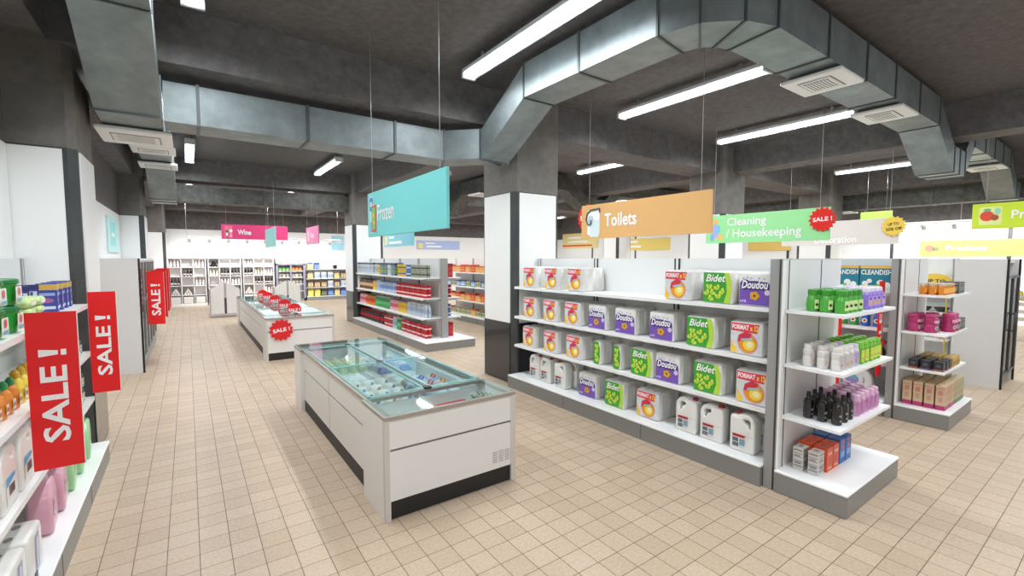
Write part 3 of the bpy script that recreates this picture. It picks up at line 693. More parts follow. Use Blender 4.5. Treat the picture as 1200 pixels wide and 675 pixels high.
# ================================================================== GOODS
PLW = mat('milky_plastic', '#e9e8e4', .35, coat=.3)
PAPER = mat('paper_roll_wrap', '#e2e1de', .3, var=.06, scale=14, bump=.15, coat=.4)
REDCAP = mat('red_cap', '#a8232c', .35)
def pack_body(w, d, h, cols=3):
    m = MB(); m.rbox(-w/2, w/2, -d/2, d/2, 0, h, PAPER, .018, 3)
    for s_ in (-1, 1):
        for k in range(3):
            y = -d/2 + d*(k+.5)/3
            m.tube([(s_*(w/2-.035), y, .02), (s_*(w/2-.035), y, h-.02)], .044, PAPER, 10)
    for k in range(cols):
        for j in range(3): m.lathe([(.04, h-.004), (.036, h+.003), (.014, h+.003), (.012, h-.001)], PAPER, 12, -w/2+w*(k+.5)/cols, -d/2+d*(j+.5)/3, cap=False)
    m.box(-w/2+.03, w/2-.03, d/2-.004, d/2+.004, h*.45, h*.55, PAPER)
    return m
def fl(g, d): return dict(O=(0, -d/2, 0))
def P2(g, pts, c, d, off=.001): g.flat(pts, colmat(c, .3), (0, -d/2, 0), RX, UZ, off)
def format_pack(w=.265, d=.34, h=.262):
    m = pack_body(w, d, h); x = w/2
    P2(m, rrect(w-.016, h-.016, .015, 0, h/2), '#d9dde0', d)
    P2(m, [(-x+.012, h-.012), (-x+.012, h-.075), (x-.045, h-.082), (x-.03, h-.012)], '#e23a52', d, .002)
    m.text('FORMAT', colmat('#fdeef0', .3), (-x+.02, -d/2, h-.063), RX, UZ, .135, .04, .04, off=.003); m.text('x 12', colmat('#fbe14a', .3), (-x+.162, -d/2, h-.066), RX, UZ, .066, .044, .04, off=.003)
    cx, cz = .015, .095
    P2(m, circ(24, .082, cx, cz), '#d9a9c8', d, .002); P2(m, circ(24, .074, cx, cz, 1, 1, ), '#f29a2c', d, .003)
    P2(m, circ(20, .048, cx+.012, cz-.008), '#f7dd4a', d, .004); P2(m, circ(16, .026, cx+.018, cz-.006), '#fdf3bd', d, .005)
    P2(m, [(cx-.082, cz+.0), (cx-.072, cz+.06), (cx-.02, cz+.092), (cx+.035, cz+.08), (cx+.012, cz+.04), (cx-.04, cz+.028)], '#d9344f', d, .006)
    P2(m, [(cx-.05, cz+.018), (cx+.04, cz+.034), (cx+.04, cz+.05), (cx-.05, cz+.034)], '#a7c4d4', d, .007)
    P2(m, [(-x+.012, .012), (-x+.012, .12), (-x+.035, .07), (-x+.06, .05), (-x+.06, .012)], '#f3c64f', d, .002)
    for (a, b, c) in ((x-.03, .15, '#9fd0c0'), (x-.022, .09, '#c6b4de'), (x-.03, .04, '#e7a9c0'), (-x+.03, .16, '#8fc9c4')): P2(m, circ(8, .006, a, b), c, d, .002)
    return m
def doudou_pack(w=.262, d=.33, h=.262):
    m = pack_body(w, d, h); x = w/2
    P2(m, [(-x+.01, .01), (x-.01, .01), (x-.012, .15), (x-.04, .165), (0, .172), (-x+.04, .165), (-x+.012, .15)], '#7a55b5', d)
    P2(m, circ(20, 1, -.0, .16, .112, .037), '#4d2f86', d, .002); P2(m, circ(16, .042, -.075, .165), '#4d2f86', d, .0022); P2(m, circ(14, .036, .082, .155), '#4d2f86', d, .0022)
    m.text('Doudou', TXTW, (-.104, -d/2, .136), RX, UZ, .206, .064, .026, .25, off=.004)
    for k in range(5): P2(m, circ(10, .017, .0+.022*math.cos(2*PI*k/5), .082+.019*math.sin(2*PI*k/5)), '#e0a52a', d, .003+.0003*k)
    P2(m, circ(8, .009, 0, .082), '#5a3a17', d, .006)
    for (a, b) in ((-.09, .215), (-.06, .222), (-.03, .216), (.03, .218), (.07, .214)): P2(m, circ(8, .008, a, b), '#b9a3db', d, .002)
    m.text('x12', TXTW, (-.115, -d/2, .03), RX, UZ, .05, .018, .02, off=.003)
    P2(m, circ(10, .022, .095, .11), '#d9cdea', d, .003)
    return m
def bidet_pack(w=.262, d=.34, h=.262, slim=False):
    m = pack_body(w, d, h, 1 if slim else 3); x = w/2
    P2(m, [(-x+.008, .008), (x-.025, .008), (x-.008, h*.3), (x-.008, h*.7), (x-.03, h-.008), (-x+.008, h-.008)], '#3fa535', d)
    if not slim:
        P2(m, [(x-.07, .008), (x-.02, .008), (x-.006, h*.3), (x-.006, h*.7), (x-.03, h-.008), (x-.07, h-.008), (x-.05, h*.6), (x-.045, h*.35)], '#b8d94a', d, .002)
        m.text('Bidet', TXTW, (-.1, -d/2, .178), RX, UZ, .175, .062, .016, .3, off=.004)
    bf = [(-.07, .135), (-.09, .085), (-.04, .09), (.0, .13), (.012, .06), (-.055, .04), (.045, .1)] if not slim else [(-.0, .2), (.0, .15), (-.01, .1), (.01, .055)]
    for i, (a, b) in enumerate(bf):
        t_ = .9*math.sin(i*2.3)
        for q, (u_, v_, r_) in enumerate(((-.015, .007, .0145), (.015, .007, .0145), (-.009, -.011, .009), (.009, -.011, .009))):
            P2(m, circ(9, r_, a+u_*math.cos(t_)-v_*math.sin(t_), b+u_*math.sin(t_)+v_*math.cos(t_), .9, 1), '#cfe24c', d, .003+.0002*q)
    return m
S_FORMAT, S_DOUDOU, S_BIDET = spec(('pack', format_pack())), spec(('pack', doudou_pack())), spec(('pack', bidet_pack()))
S_BSLIM = spec(('pack', bidet_pack(.105, .34, .255, True)))

def jerrycan(flip=0):
    b = MB()
    out = [(-.085, .008), (-.078, 0), (.078, 0), (.085, .008), (.085, .215), (.08, .235), (.062, .262), (.045, .272), (-.005, .272), (-.03, .262), (-.045, .258), (-.078, .256), (-.085, .24)]
    hole = [(.074, .165), (.072, .236), (.05, .256), (.006, .256), (-.008, .246), (-.004, .212), (.024, .2), (.04, .165)]
    out = [(p[0]*(1 if not flip else -1), p[1]) for p in out]; hole = [(p[0]*(1 if not flip else -1), p[1]) for p in hole]; fx = -1 if flip else 1
    b.shape('jerry%d' % flip, [out, hole], .045, PLW, (0, 0, 0), RX, UZ, bev=.012, smooth=True)
    b.box(-.087, .087, -.058, .058, .118, .121, mat('plastic_seam', '#c4c3bf', .4))
    c = MB(); c.lathe([(.021, .258), (.024, .262), (.024, .285), (.02, .29)], REDCAP, 14, -.055*fx, 0)
    l = MB(); d = .1165; l.M = Matrix.Translation((0, 0, -.01)) @ Matrix.Scale(1.15, 4, (1, 0, 0)) @ Matrix.Scale(1.1, 4, (0, 0, 1))
    P2(l, rrect(.09, .095, .004, -.02, .075), '#e9e9e9', d); P2(l, rc(-.062, .022, .1, .12), '#b3242c', d, .002); P2(l, rc(-.062, -.02, .03, .058), '#2c2e36', d, .002)
    P2(l, rc(-.015, .022, .045, .092), '#7fa2ad', d, .002); P2(l, rc(-.062, -.022, .064, .094), '#5d6a74', d, .002)
    for k in range(3): P2(l, rc(-.06, .02, .062+.001*k-.03+.007*k, .0645+.001*k-.03+.007*k), '#bfbfbf', d, .003)
    return lift(spec(('body', b), ('cap', c), ('label', l)), .0125)
S_JERRY, S_JERRY2 = jerrycan(), jerrycan(1)

def bottle(kind):
    b, c = MB(), MB()
    if kind == 'green':      # squat shampoo bottle with a shaped neck
        G = mat('green_gel', '#46a534', .3, coat=.3)
        b.lathe([(.030, 0), (.038, .006), (.040, .05), (.036, .085), (.030, .105), (.027, .115)], G, 14)
        c.lathe([(.029, .115), (.031, .12), (.031, .148), (.026, .154)], mat('green_cap', '#3a952d', .35), 14)
        lb = MB(); lb.flat(rc(-.016, .016, .02, .085), colmat('#cfe8a0'), (0, -.0405, 0), RX, UZ); lb.flat(circ(8, .011, 0, .05), colmat('#3c4a2a'), (0, -.0405, 0), RX, UZ, .003)
        return spec(('body', b), ('cap', c), ('label', lb))
    if kind == 'purple':
        G = mat('purple_gel', '#9277cf', .3, coat=.3)
        b.lathe([(.030, 0), (.037, .006), (.039, .07), (.035, .105), (.024, .125)], G, 14)
        c.lathe([(.022, .125), (.024, .128), (.022, .152), (.012, .158)], mat('pale_cap', '#e6ddee', .35), 12)
        lb = MB(); lb.flat(rc(-.018, .018, .025, .095), colmat('#b9a0e6'), (0, -.0395, 0), RX, UZ); lb.flat(circ(8, .012, 0, .05), colmat('#e7b84c'), (0, -.0395, 0), RX, UZ, .003); lb.flat(circ(8, .008, 0, .08), colmat('#5a2f6f'), (0, -.0395, 0), RX, UZ, .003)
        return spec(('body', b), ('cap', c), ('label', lb))
    if kind in ('white', 'lilac', 'lime'):
        cc = {'white': '#dedad6', 'lilac': '#d7cde0', 'lime': '#69b42a'}[kind]; c2 = {'white': '#c8c2c2', 'lilac': '#b79fd0', 'lime': '#cfe25a'}[kind]
        b.lathe([(.028, 0), (.034, .006), (.036, .06), (.032, .075), (.035, .095), (.034, .118), (.026, .128)], mat('body_'+kind, cc, .35, coat=.2), 14)
        c.lathe([(.028, .128), (.03, .131), (.029, .155), (.024, .158)], mat('cap_'+kind, {'white': '#e6e3e0', 'lilac': '#d9d2e6', 'lime': '#7cc83a'}[kind], .35), 12)
        lb = MB(); lb.flat(rc(-.015, .015, .02, .105), colmat(c2), (0, -.0365, 0), RX, UZ); lb.flat(circ(8, .009, 0, .045), colmat('#d8a868'), (0, -.0365, 0), RX, UZ, .003)
        return spec(('body', b), ('cap', c), ('label', lb))
    if kind == 'black':
        K = mat('black_bottle', '#17171a', .25, coat=.4)
        b.lathe([(.026, 0), (.031, .005), (.032, .11), (.028, .132), (.014, .148), (.012, .156)], K, 14)
        c.lathe([(.014, .156), (.015, .158), (.013, .188), (.011, .19)], BLACK, 10)
        lb = MB(); lb.flat(rc(-.01, .01, .06, .075), colmat('#8c8c90'), (0, -.0325, 0), RX, UZ); lb.flat(rc(-.004, .004, .03, .038), colmat('#d0d0d0'), (0, -.0325, 0), RX, UZ)
        return spec(('body', b), ('cap', c), ('label', lb))
    if kind == 'pink':
        b.lathe([(.028, 0), (.034, .006), (.036, .06), (.031, .078), (.035, .1), (.034, .118), (.027, .128)], mat('pink_body', '#d9a5c9', .35, coat=.2), 14)
        c.lathe([(.029, .128), (.031, .131), (.03, .152), (.024, .157)], mat('pink_cap', '#e6bcd9', .35), 12)
        lb = MB(); lb.flat(rc(-.014, .014, .02, .105), colmat('#c685b8'), (0, -.0365, 0), RX, UZ)
        return spec(('body', b), ('cap', c), ('label', lb))
    if kind == 'amber':
        b.lathe([(.026, 0), (.03, .004), (.031, .075), (.024, .09)], mat('amber_jar', '#d9822b', .2, coat=.5), 12)
        c.lathe([(.027, .09), (.028, .092), (.028, .112), (.026, .114)], mat('amber_lid', '#c9b59a', .4), 12)
        lb = MB(); lb.flat(rc(-.02, .02, .02, .07), colmat('#f2b04a'), (0, -.0315, 0), RX, UZ)
        return spec(('body', b), ('lid', c), ('label', lb))
SB = {k: bottle(k) for k in ('green', 'purple', 'white', 'lilac', 'lime', 'black', 'pink', 'amber')}

def carton(w, d, h, base, prints, topc=None):
    m = MB(); m.rbox(-w/2, w/2, -d/2, d/2, 0, h, colmat(base), .002, 1, False)
    for (pts, c, o) in prints:
        m.flat(pts, colmat(c), (0, -d/2, 0), RX, UZ, .0008+o)                      # front
        m.flat([(p[0]*d/w, p[1]) for p in pts], colmat(c), (-w/2, 0, 0), (0, -1, 0), UZ, .0008+o)   # left side
        m.flat([(p[0]*d/w, p[1]) for p in pts], colmat(c), (w/2, 0, 0), (0, 1, 0), UZ, .0008+o)
    if topc: m.flat(circ(10, min(w, d)*.22), colmat(topc), (0, 0, h), RX, (0, 1, 0), .001)
    return spec(('carton', m))
def lines(w, h, c, zs, t=.004): return [(rc(-w*.42, w*.42, z*h-t/2, z*h+t/2), c, .0) for z in zs]
C_WHITE = carton(.095, .068, .165, '#d6d2ce', lines(.095, .165, '#6d6a6a', (.9, .87, .74, .58, .42, .36, .2, .16)) + [(rc(-.03, .03, .045, .056), '#8a8785', 0), (rc(-.035, .02, .1, .112), '#9a9896', 0)], '#7e8684')
C_ORANGE = carton(.1, .09, .175, '#e2572b', [(rc(-.035, .035, .05, .1), '#d8431c', 0), (rc(-.03, .03, .12, .14), '#f3b08c', 0), (rc(-.03, .03, .02, .03), '#f3c6a8', 0)], '#b93c1c')
C_BLUE = carton(.1, .09, .185, '#2b6cb8', [(rc(-.035, .035, .045, .09), '#7ba8d8', 0), (circ(10, .02, .0, .12), '#d8465c', 0), (rc(-.035, .035, .155, .17), '#d14d5c', 0)], '#3c5f8f')
C_BEIGE = carton(.082, .075, .25, '#d2b593', [(rc(-.041, .041, 0, .045), '#b0356f', 0), (rc(-.02, .02, .15, .2), '#c9837c', 0), (rc(-.018, .018, .08, .13), '#bf9a84', 0), (rc(-.03, .03, .215, .225), '#b98a76', 0)])
C_BEIGEG = carton(.082, .075, .25, '#bfb08e', [(rc(-.041, .041, 0, .045), '#5f7d4f', 0), (rc(-.02, .02, .15, .2), '#8fa06f', 0), (rc(-.018, .018, .08, .13), '#a09a78', 0)])
C_DARK = carton(.085, .075, .095, '#2b2b33', [(rc(-.0425, .0425, .0, .02), '#6b4a76', 0), (rc(-.02, .02, .04, .07), '#54545e', 0)])
C_DARKB = carton(.085, .075, .095, '#2b2b33', [(rc(-.0425, .0425, .0, .02), '#9b5a3f', 0), (rc(-.02, .02, .04, .07), '#54545e', 0)])
C_DARKY = carton(.085, .075, .1, '#c9a654', [(rc(-.03, .03, .02, .06), '#8a6b2b', 0)], '#2f2f38')
C_GREYBOX = carton(.08, .075, .12, '#4a4b4c', [(rc(-.035, .035, .03, .08), '#777a78', 0), (rc(-.035, .035, .095, .105), '#9aa09c', 0)])
C_TABLET = carton(.075, .16, .30, '#3f4f9c', [(rc(-.0375, .0375, .23, .29), '#d8b35c', 0), (circ(10, .026, 0, .12), '#b66a9c', .0), (rc(-.03, .03, .03, .06), '#dfe3ee', 0), (rc(-.03, .03, .17, .2), '#a9b4dc', 0)], None)
C_TABLETF = carton(.15, .075, .30, '#3a3f88', [(rc(-.075, .075, .255, .3), '#2c2f63', 0), (rc(-.06, .06, .19, .235), '#c9cfd8', 0), (rc(-.05, -.03, .195, .23), '#3a3f88', .001), (rc(-.02, .0, .195, .23), '#3a3f88', .001), (rc(.01, .03, .195, .23), '#3a3f88', .001), (rc(-.06, -.02, .03, .17), '#a9aed0', 0), (rc(.0, .06, .03, .17), '#7b83b8', 0)], None)

def block(specs, n_x, n_y, x0, y0, z, dx, dy, name, cat, desc, where, group, rz=0.0, jit=.002, hidden=None):
    """n_x columns along +x, n_y rows going away from the camera"""
    for j in range(n_y):
        for i in range(n_x):
            if hidden and (i, j) in hidden: continue
            sp_ = specs[(i+j*n_x) % len(specs)]
            lab = '%s, %s%s, %s' % (desc, nth(i, n_x) + (' in ' if nth(i, n_x) and n_y > 1 else ''), rown(j, n_y), where)
            lab = lab.replace(', ,', ',').replace(' ,', ',')
            place(sp_, name, lab, cat, (x0+i*dx+random.uniform(-jit, jit), y0+j*dy+random.uniform(-jit, jit), z+.0005), rz+random.uniform(-.12, .12) if rz or 'bottle' in name else rz, group)

# ---- nearest end unit
block([SB['green']], 4, 3, 3.585, 1.215, Z3, .087, .088, 'shampoo_bottle', 'bottle', 'squat green bottle', 'top shelf of nearest end', 'green bottles on the top end shelf', rz=-.5)
block([SB['purple']], 4, 3, 4.03, 1.215, Z3, .087, .088, 'shampoo_bottle', 'bottle', 'purple bottle', 'top shelf of nearest end', 'purple bottles on the top end shelf', rz=-.5)
block([SB['white'], SB['white'], SB['white'], SB['lilac']], 4, 3, 3.565, 1.215, Z2, .088, .088, 'lotion_bottle', 'bottle', 'whitish bottle', 'middle shelf of nearest end', 'white bottles on the middle end shelf', rz=-.5)
block([SB['lime']], 5, 3, 3.935, 1.215, Z2, .086, .088, 'lotion_bottle', 'bottle', 'lime green bottle', 'middle shelf of nearest end', 'lime bottles on the middle end shelf', rz=-.5)
block([SB['black']], 3, 3, 3.595, 1.215, Z1, .1, .088, 'black_bottle', 'bottle', 'slim black bottle', 'lowest shelf of nearest end', 'black bottles on the lowest end shelf', rz=-.5)
block([SB['pink']], 5, 3, 3.92, 1.215, Z1, .09, .088, 'lotion_bottle', 'bottle', 'pink bottle', 'lowest shelf of nearest end', 'pink bottles on the lowest end shelf', rz=-.5)
for i, (sp_, cn, x) in enumerate(((C_WHITE, 'white', 3.615), (C_ORANGE, 'orange', 3.73), (C_ORANGE, 'orange', 3.842), (C_BLUE, 'blue', 3.96), (C_BLUE, 'blue', 4.075))):
    for j in range(2):
        lab = '%s carton%s, %s on the base of the nearest end unit' % (cn, '' if cn == 'white' else (', left of its pair,' if i in (1, 3) else ', right of its pair,'), ['front row', 'row behind'][j])
        place(sp_, 'small_carton', lab, 'carton', (x, 1.335+.1*j, Z0+.0005), 0, 'small cartons on the nearest end base')
# ---- second end unit
block([SB['amber']], 6, 3, 6.19, 1.235, Z3, .068, .075, 'amber_jar', 'jar', 'small amber jar', 'top shelf of second end', 'amber jars on the second end unit', rz=-.4)
block([C_GREYBOX], 3, 2, 6.64, 1.225, Z3, .085, .08, 'small_carton', 'carton', 'tiny grey blue box', 'top shelf of second end', 'grey boxes on the second end unit')
def berry_jar():
    b, c = MB(), MB(); m_ = mat('berry_pack', '#b02c66', .3, coat=.3)
    b.lathe([(.05, 0), (.06, .01), (.056, .06), (.05, .085), (.057, .125), (.056, .15), (.048, .158)], m_, 16)
    c.lathe([(.05, .158), (.053, .161), (.053, .182), (.047, .188)], mat('berry_lid', '#c4467f', .4), 16)
    l = MB(); l.flat(rc(-.03, .03, .1, .13), colmat('#e8a8c4'), (0, -.0585, 0), RX, UZ); l.flat(circ(10, .02, 0, .05), colmat('#d8cfc8'), (0, -.0585, 0), RX, UZ); l.flat(circ(8, .011, 0, .05), colmat('#5d7a5a'), (0, -.0585, 0), RX, UZ, .003)
    return spec(('body', b), ('lid', c), ('label', l))
S_BERRY = berry_jar()
for i, (x, y) in enumerate(((6.21, 1.44), (6.21, 1.31), (6.34, 1.44), (6.44, 1.22), (6.44, 1.35), (6.57, 1.22))):
    place(S_BERRY, 'berry_jar', 'fat berry pink jar on the second end unit, %s' % ['left pair, rear', 'left pair, front', 'tucked between the pairs', 'right group, front left', 'right group, rear', 'right group, front right'][i], 'jar', (x, y, Z2+.0005), -.5, 'fat berry pink jars')
block([C_GREYBOX], 3, 2, 6.70, 1.215, Z2, .083, .085, 'small_carton', 'carton', 'dark grey box', 'beside pink packs on second end', 'dark boxes on the second end unit')
block([C_DARKB, C_DARK, C_DARKB, C_DARK], 3, 3, 6.17, 1.215, Z1, .115, .1, 'small_carton', 'carton', 'small black box', 'second lowest shelf of second end', 'black boxes on the second end unit')
block([C_DARKY], 3, 3, 6.53, 1.215, Z1, .1, .1, 'small_carton', 'carton', 'small golden box', 'second lowest shelf of second end', 'golden boxes on the second end unit')
block([C_BEIGE], 4, 4, 6.2, 1.195, Z0, .1, .088, 'tall_carton', 'carton', 'tall beige and magenta carton', 'base of second end', 'beige cartons on the second end unit')
block([C_BEIGEG], 4, 3, 6.6, 1.195, Z0, .095, .1, 'tall_carton', 'carton', 'tall olive beige carton', 'base of second end', 'olive cartons on the second end unit')
g = MB(); g.shape(('halfsign',), [circ(20, .19, 0, 0, 1, .8, 0, PI)], .003, mat('burst_f2ca4e', '#f2ca4e', .45), (0, 0, 0), RX, UZ); g.text('UP TO', colmat('#2b2620'), (-.11, 0, .015), RX, UZ, .22, .055, .02, off=.006)
o = obj('discount_card', g, None, (8.72, 1.82, 1.334), -PI/2); tag(o, 'yellow half round card reading UP TO above the amber jars', 'card')
S_BOWL = spec(('bowl', MB().lathe([(.03, 0), (.05, .01), (.075, .05), (.078, .055), (.07, .052), (.045, .012), (.001, .01)], mat('bowl_dark', '#38352f', .4), 16, cap=False)))
for k, y in enumerate((1.74, 1.93, 2.12)): place(S_BOWL, 'bowl', 'dark bowl on the shelving behind the berry jars, %s' % ['rightmost', 'middle', 'leftmost'][k], 'bowl', (8.76, y, Z2+.0005), RZ_, 'dark bowls', sc=1.15)
S_VASE = spec(('vase', MB().lathe([(.03, 0), (.045, .01), (.05, .08), (.025, .16), (.03, .19)], mat('vase_peach', '#e2b9a6', .5), 14)))
for k, y in enumerate((1.76, 1.95, 2.14)): place(S_VASE, 'vase', 'peach coloured vase on the third shelf behind the berry jars, %s' % ['rightmost', 'middle', 'leftmost'][k], 'vase', (8.76, y, Z1+.0005), RZ_, 'peach vases')
g = MB(); g.box(-.03, .03, -.003, .003, 0, .85, mat('burst_f2ca4e', '#f2ca4e', .45));
o = obj('discount_strip', g, None, (8.588, 1.66, .40)); tag(o, 'narrow yellow upright strip on the shelving behind the second end unit', 'strip')

# ---- long run of toilet rolls beside the pillar
RZ = -PI/2; XP = 3.55
def pk(sp_, kind, rowname, z, ys, names_, grp):
    for k, (y, nm_) in enumerate(zip(ys, names_)):
        dd = .17
        place(sp_, 'toilet_roll_pack', '%s roll pack, %s' % (kind, nm_), 'toilet roll pack', (XP+dd, y, z+.0005), RZ+random.uniform(-.03, .03), grp)
G1 = 'toilet roll packs on the long shelving run'
FM, DD, BD = 'FORMAT x 12 orange swirl', 'purple Doudou', 'green Bidet'
pk(S_FORMAT, FM, '', Z3, (4.62, 4.19, 3.78), ('leftmost on the top shelf', 'second from left on the top shelf', 'third from left on the top shelf'), G1)
pk(S_FORMAT, FM, '', Z3, (2.46,), ('on the top shelf beside the green Bidet one',), G1)
pk(S_BIDET, BD, '', Z3, (2.08,), ('on the top shelf',), G1)
pk(S_DOUDOU, DD, '', Z3, (1.775,), ('on the top shelf at the right end',), G1)
pk(S_FORMAT, FM, '', Z2, (4.62, 4.21, 3.82), ('leftmost on the second shelf', 'second from left on the second shelf', 'third from left on the second shelf'), G1)
pk(S_DOUDOU, DD, '', Z2, (3.44, 3.06, 2.63), ('leftmost on the second shelf', 'middle of three on the second shelf', 'beside the green Bidet pack on the second shelf'), G1)
pk(S_BIDET, BD, '', Z2, (2.23,), ('on the second shelf',), G1)
pk(S_FORMAT, FM, '', Z2, (1.83,), ('at the right end of the second shelf',), G1)
pk(S_FORMAT, FM, '', Z1, (4.63, 4.2, 3.79), ('leftmost on the third shelf', 'second from left on the third shelf', 'third from left on the third shelf'), G1)
for y, nm_ in ((3.43, 'left of two on the third shelf'), (3.15, 'right of two on the third shelf')):
    place(S_BSLIM, 'toilet_roll_pack', 'narrow green Bidet pack turned end on, %s' % nm_, 'toilet roll pack', (XP+.17, y, Z1+.0005), RZ, G1)
pk(S_BIDET, BD, '', Z1, (2.84,), ('left of the purple pack on the third shelf',), G1)
pk(S_DOUDOU, DD, '', Z1, (2.55,), ('on the third shelf',), G1)
pk(S_BIDET, BD, '', Z1, (2.15,), ('right of the purple pack on the third shelf',), G1)
pk(S_FORMAT, FM, '', Z1, (1.775,), ('at the right end of the third shelf',), G1)
pk(S_DOUDOU, DD, '', Z0, (3.58,), ('on the base shelf',), G1); pk(S_BIDET, BD, '', Z0, (3.18,), ('on the base shelf',), G1)
pk(S_FORMAT, FM, '', Z0, (2.76,), ('on the base shelf beside the jerrycans',), G1)
for k, (y, x, nm_) in enumerate(((4.53, 3.60, 'leftmost of the far three'), (4.31, 3.60, 'middle of the far three'), (4.02, 3.58, 'rightmost of the far three'), (3.98, 3.72, 'behind the rightmost of the far three'), (2.34, 3.58, 'leftmost of the near three'), (2.10, 3.58, 'middle of the near three'), (1.83, 3.57, 'rightmost of the near three'), (1.76, 3.71, 'behind the rightmost of the near three'), (2.2, 3.74, 'behind the middle of the near three'))):
    place(S_JERRY if k in (2, 3, 6, 7) else S_JERRY2, 'jerrycan', 'white jerrycan with red cap on the base shelf, %s' % nm_, 'jerrycan', (x+.02, y, Z0+.0005), RZ, 'white jerrycans on the toilet roll run', sc=1.03)

# ---- shelving behind the nearest end unit (faces the aisle on the left)
def cleandish():
    m = MB(); w, d, h = .30, .1, .29
    m.rbox(-w/2, w/2, -d/2, d/2, 0, h, colmat('#1f7f96'), .002, 1, False)
    P2(m, rc(-w/2, w/2, h-.03, h), '#e8b94a', d); P2(m, rc(-w/2, w/2, 0, .07), '#cfe3d8', d)
    for (a, b, r_) in ((-.1, .09, .03), (-.06, .12, .025), (.04, .1, .035), (.1, .08, .03)): P2(m, circ(10, r_, a, b), '#f0f2ec', d, .002)
    P2(m, circ(8, .018, .02, .07), '#8fbf4a', d, .003); P2(m, circ(8, .018, -.11, .06), '#d9d04a', d, .003)
    m.text('CLEANDISH', TXTW, (-w/2+.01, -d/2, h-.1), RX, UZ, w-.02, .055, .02, off=.003)
    return spec(('carton', m))
S_CD = cleandish()
for k, y in enumerate((2.42, 2.1, 1.79)): place(S_CD, 'dishwasher_carton', 'teal CLEANDISH carton behind the purple bottles, %s' % ['leftmost', 'middle', 'rightmost'][k], 'carton', (6.27, y, Z3+.0005), RZ, 'teal cartons')
def detergent(col, capc, lab, key):
    b = MB()
    out = [(-.1, .01), (-.09, 0), (.09, 0), (.105, .015), (.115, .1), (.105, .17), (.07, .215), (.03, .235), (.03, .25), (-.03, .25), (-.035, .235), (-.075, .21), (-.1, .17), (-.108, .08)]
    hole = [(.045, .075), (.06, .07), (.075, .085), (.08, .13), (.07, .165), (.055, .175), (.04, .16), (.036, .11)]
    b.shape('deterg', [out, hole], .035, mat(key, col, .35, coat=.2), (0, 0, 0), RX, UZ, bev=.018, smooth=True)
    c = MB(); c.lathe([(.032, .248), (.034, .252), (.03, .292), (.026, .296)], mat(key+'_cap', capc, .4), 12)
    l = MB()
    for i, (pts, cc) in enumerate(lab): l.flat(pts, colmat(cc), (0, -.0535, 0), RX, UZ, .001+.001*i)
    return lift(spec(('body', b), ('cap', c), ('label', l)), .0185)
S_DETW = detergent('#dfe0de', '#2f7fc4', [(circ(14, .06, -.04, .13, 1, .8), '#9a86c9'), (circ(12, .035, -.03, .15, 1.2, .6), '#6fb0c4'), (circ(8, .022, -.02, .04), '#6f8f3a')], 'det_white')
S_DETP = detergent('#d9a3b4', '#cfb0bd', [(circ(12, .045, -.05, .12, .9, 1.2), '#ecd3da'), (circ(8, .02, -.05, .14), '#b8344a'), (circ(8, .012, -.03, .1), '#5f8fae'), (circ(8, .012, -.06, .07), '#e29a6a')], 'det_pink')
S_DETG = detergent('#a5d7a0', '#8fc48a', [(circ(12, .045, -.05, .12, .9, 1.2), '#d6ecd2'), (circ(8, .018, -.05, .13), '#5aa85a')], 'det_green')
S_DETWP = detergent('#e3e1df', '#9a7fc0', [(circ(12, .05, -.04, .12), '#c9b9dc')], 'det_lilac')
for k, (y, s_) in enumerate(((2.52, S_DETWP), (2.21, S_DETWP), (1.9, S_DETW))): place(s_, 'detergent_jug', '%s detergent jug on the base behind the nearest end unit' % ['leftmost white and lilac', 'middle white and lilac', 'large white purple-labelled blue-capped'][k], 'jug', (6.2, y, Z0+.0005), RZ, 'white detergent jugs', sc=1.12)
def spray(col, neck, key):
    b = MB(); b.lathe([(.036, 0), (.042, .006), (.042, .11), (.03, .15), (.017, .165)], mat(key, col, .3, coat=.3), 12)
    c = MB(); c.lathe([(.017, .165), (.019, .168), (.018, .2), (.012, .205)], mat(key+'n', neck, .4), 10)
    l = MB(); l.flat(circ(12, .026, 0, .065), colmat('#f2efe4'), (0, -.0425, 0), RX, UZ); l.flat(circ(8, .014, 0, .065), colmat('#c0402f'), (0, -.0425, 0), RX, UZ, .003)
    return spec(('body', b), ('cap', c), ('label', l))
S_SPG = spray('#3ea84a', '#2b5fb8', 'spray_green'); S_SPB = spray('#2f66c4', '#f0f0f0', 'spray_blue'); S_SPR = spray('#c8333a', '#c8333a', 'spray_red')
for k in range(7): place([S_SPR, S_SPR, S_SPG, S_SPG, S_SPG, S_SPB, S_SPB][k], 'cleaner_bottle', '%s cleaner bottle on the shelf under the teal cartons, %s' % (['red', 'red', 'green', 'green', 'green', 'blue', 'blue'][k], nthc(k, 7)), 'bottle', (6.24, 2.42-.11*k, Z2+.0005), RZ, 'cleaner bottles behind the nearest end')
def fan_bottle():
    b = MB(); b.shape('fan', [[(-.035, 0), (.035, 0), (.04, .1), (.02, .15), (-.02, .15), (-.04, .1)]], .02, mat('black_bottle', '#17171a', .25, coat=.4), (0, 0, 0), RX, UZ, bev=.01, smooth=True)
    c = MB(); c.shape('fanh', [[(-.015, .15), (.015, .15), (.055, .21), (.03, .225), (0, .215), (-.03, .225), (-.055, .21)]], .01, mat('fan_red', '#cf2630', .35), (0, 0, 0), RX, UZ, bev=.006)
    return lift(spec(('body', b), ('cap', c)), .0105)
S_FAN = fan_bottle()
for k in range(6): place(S_FAN, 'polish_bottle', 'black bottle with a red fan top behind the lime bottles, %s' % nthc(k, 6), 'bottle', (6.22, 2.4-.135*k, Z1+.0005), RZ, 'black bottles with red fan tops')
gb = MB(); gb.box(6.115, 6.118, 2.06, 2.1, .2, 1.2, RED); o = obj('shelf_talker', gb); tag(o, 'thin red vertical strip on the shelving behind the nearest end unit', 'strip')

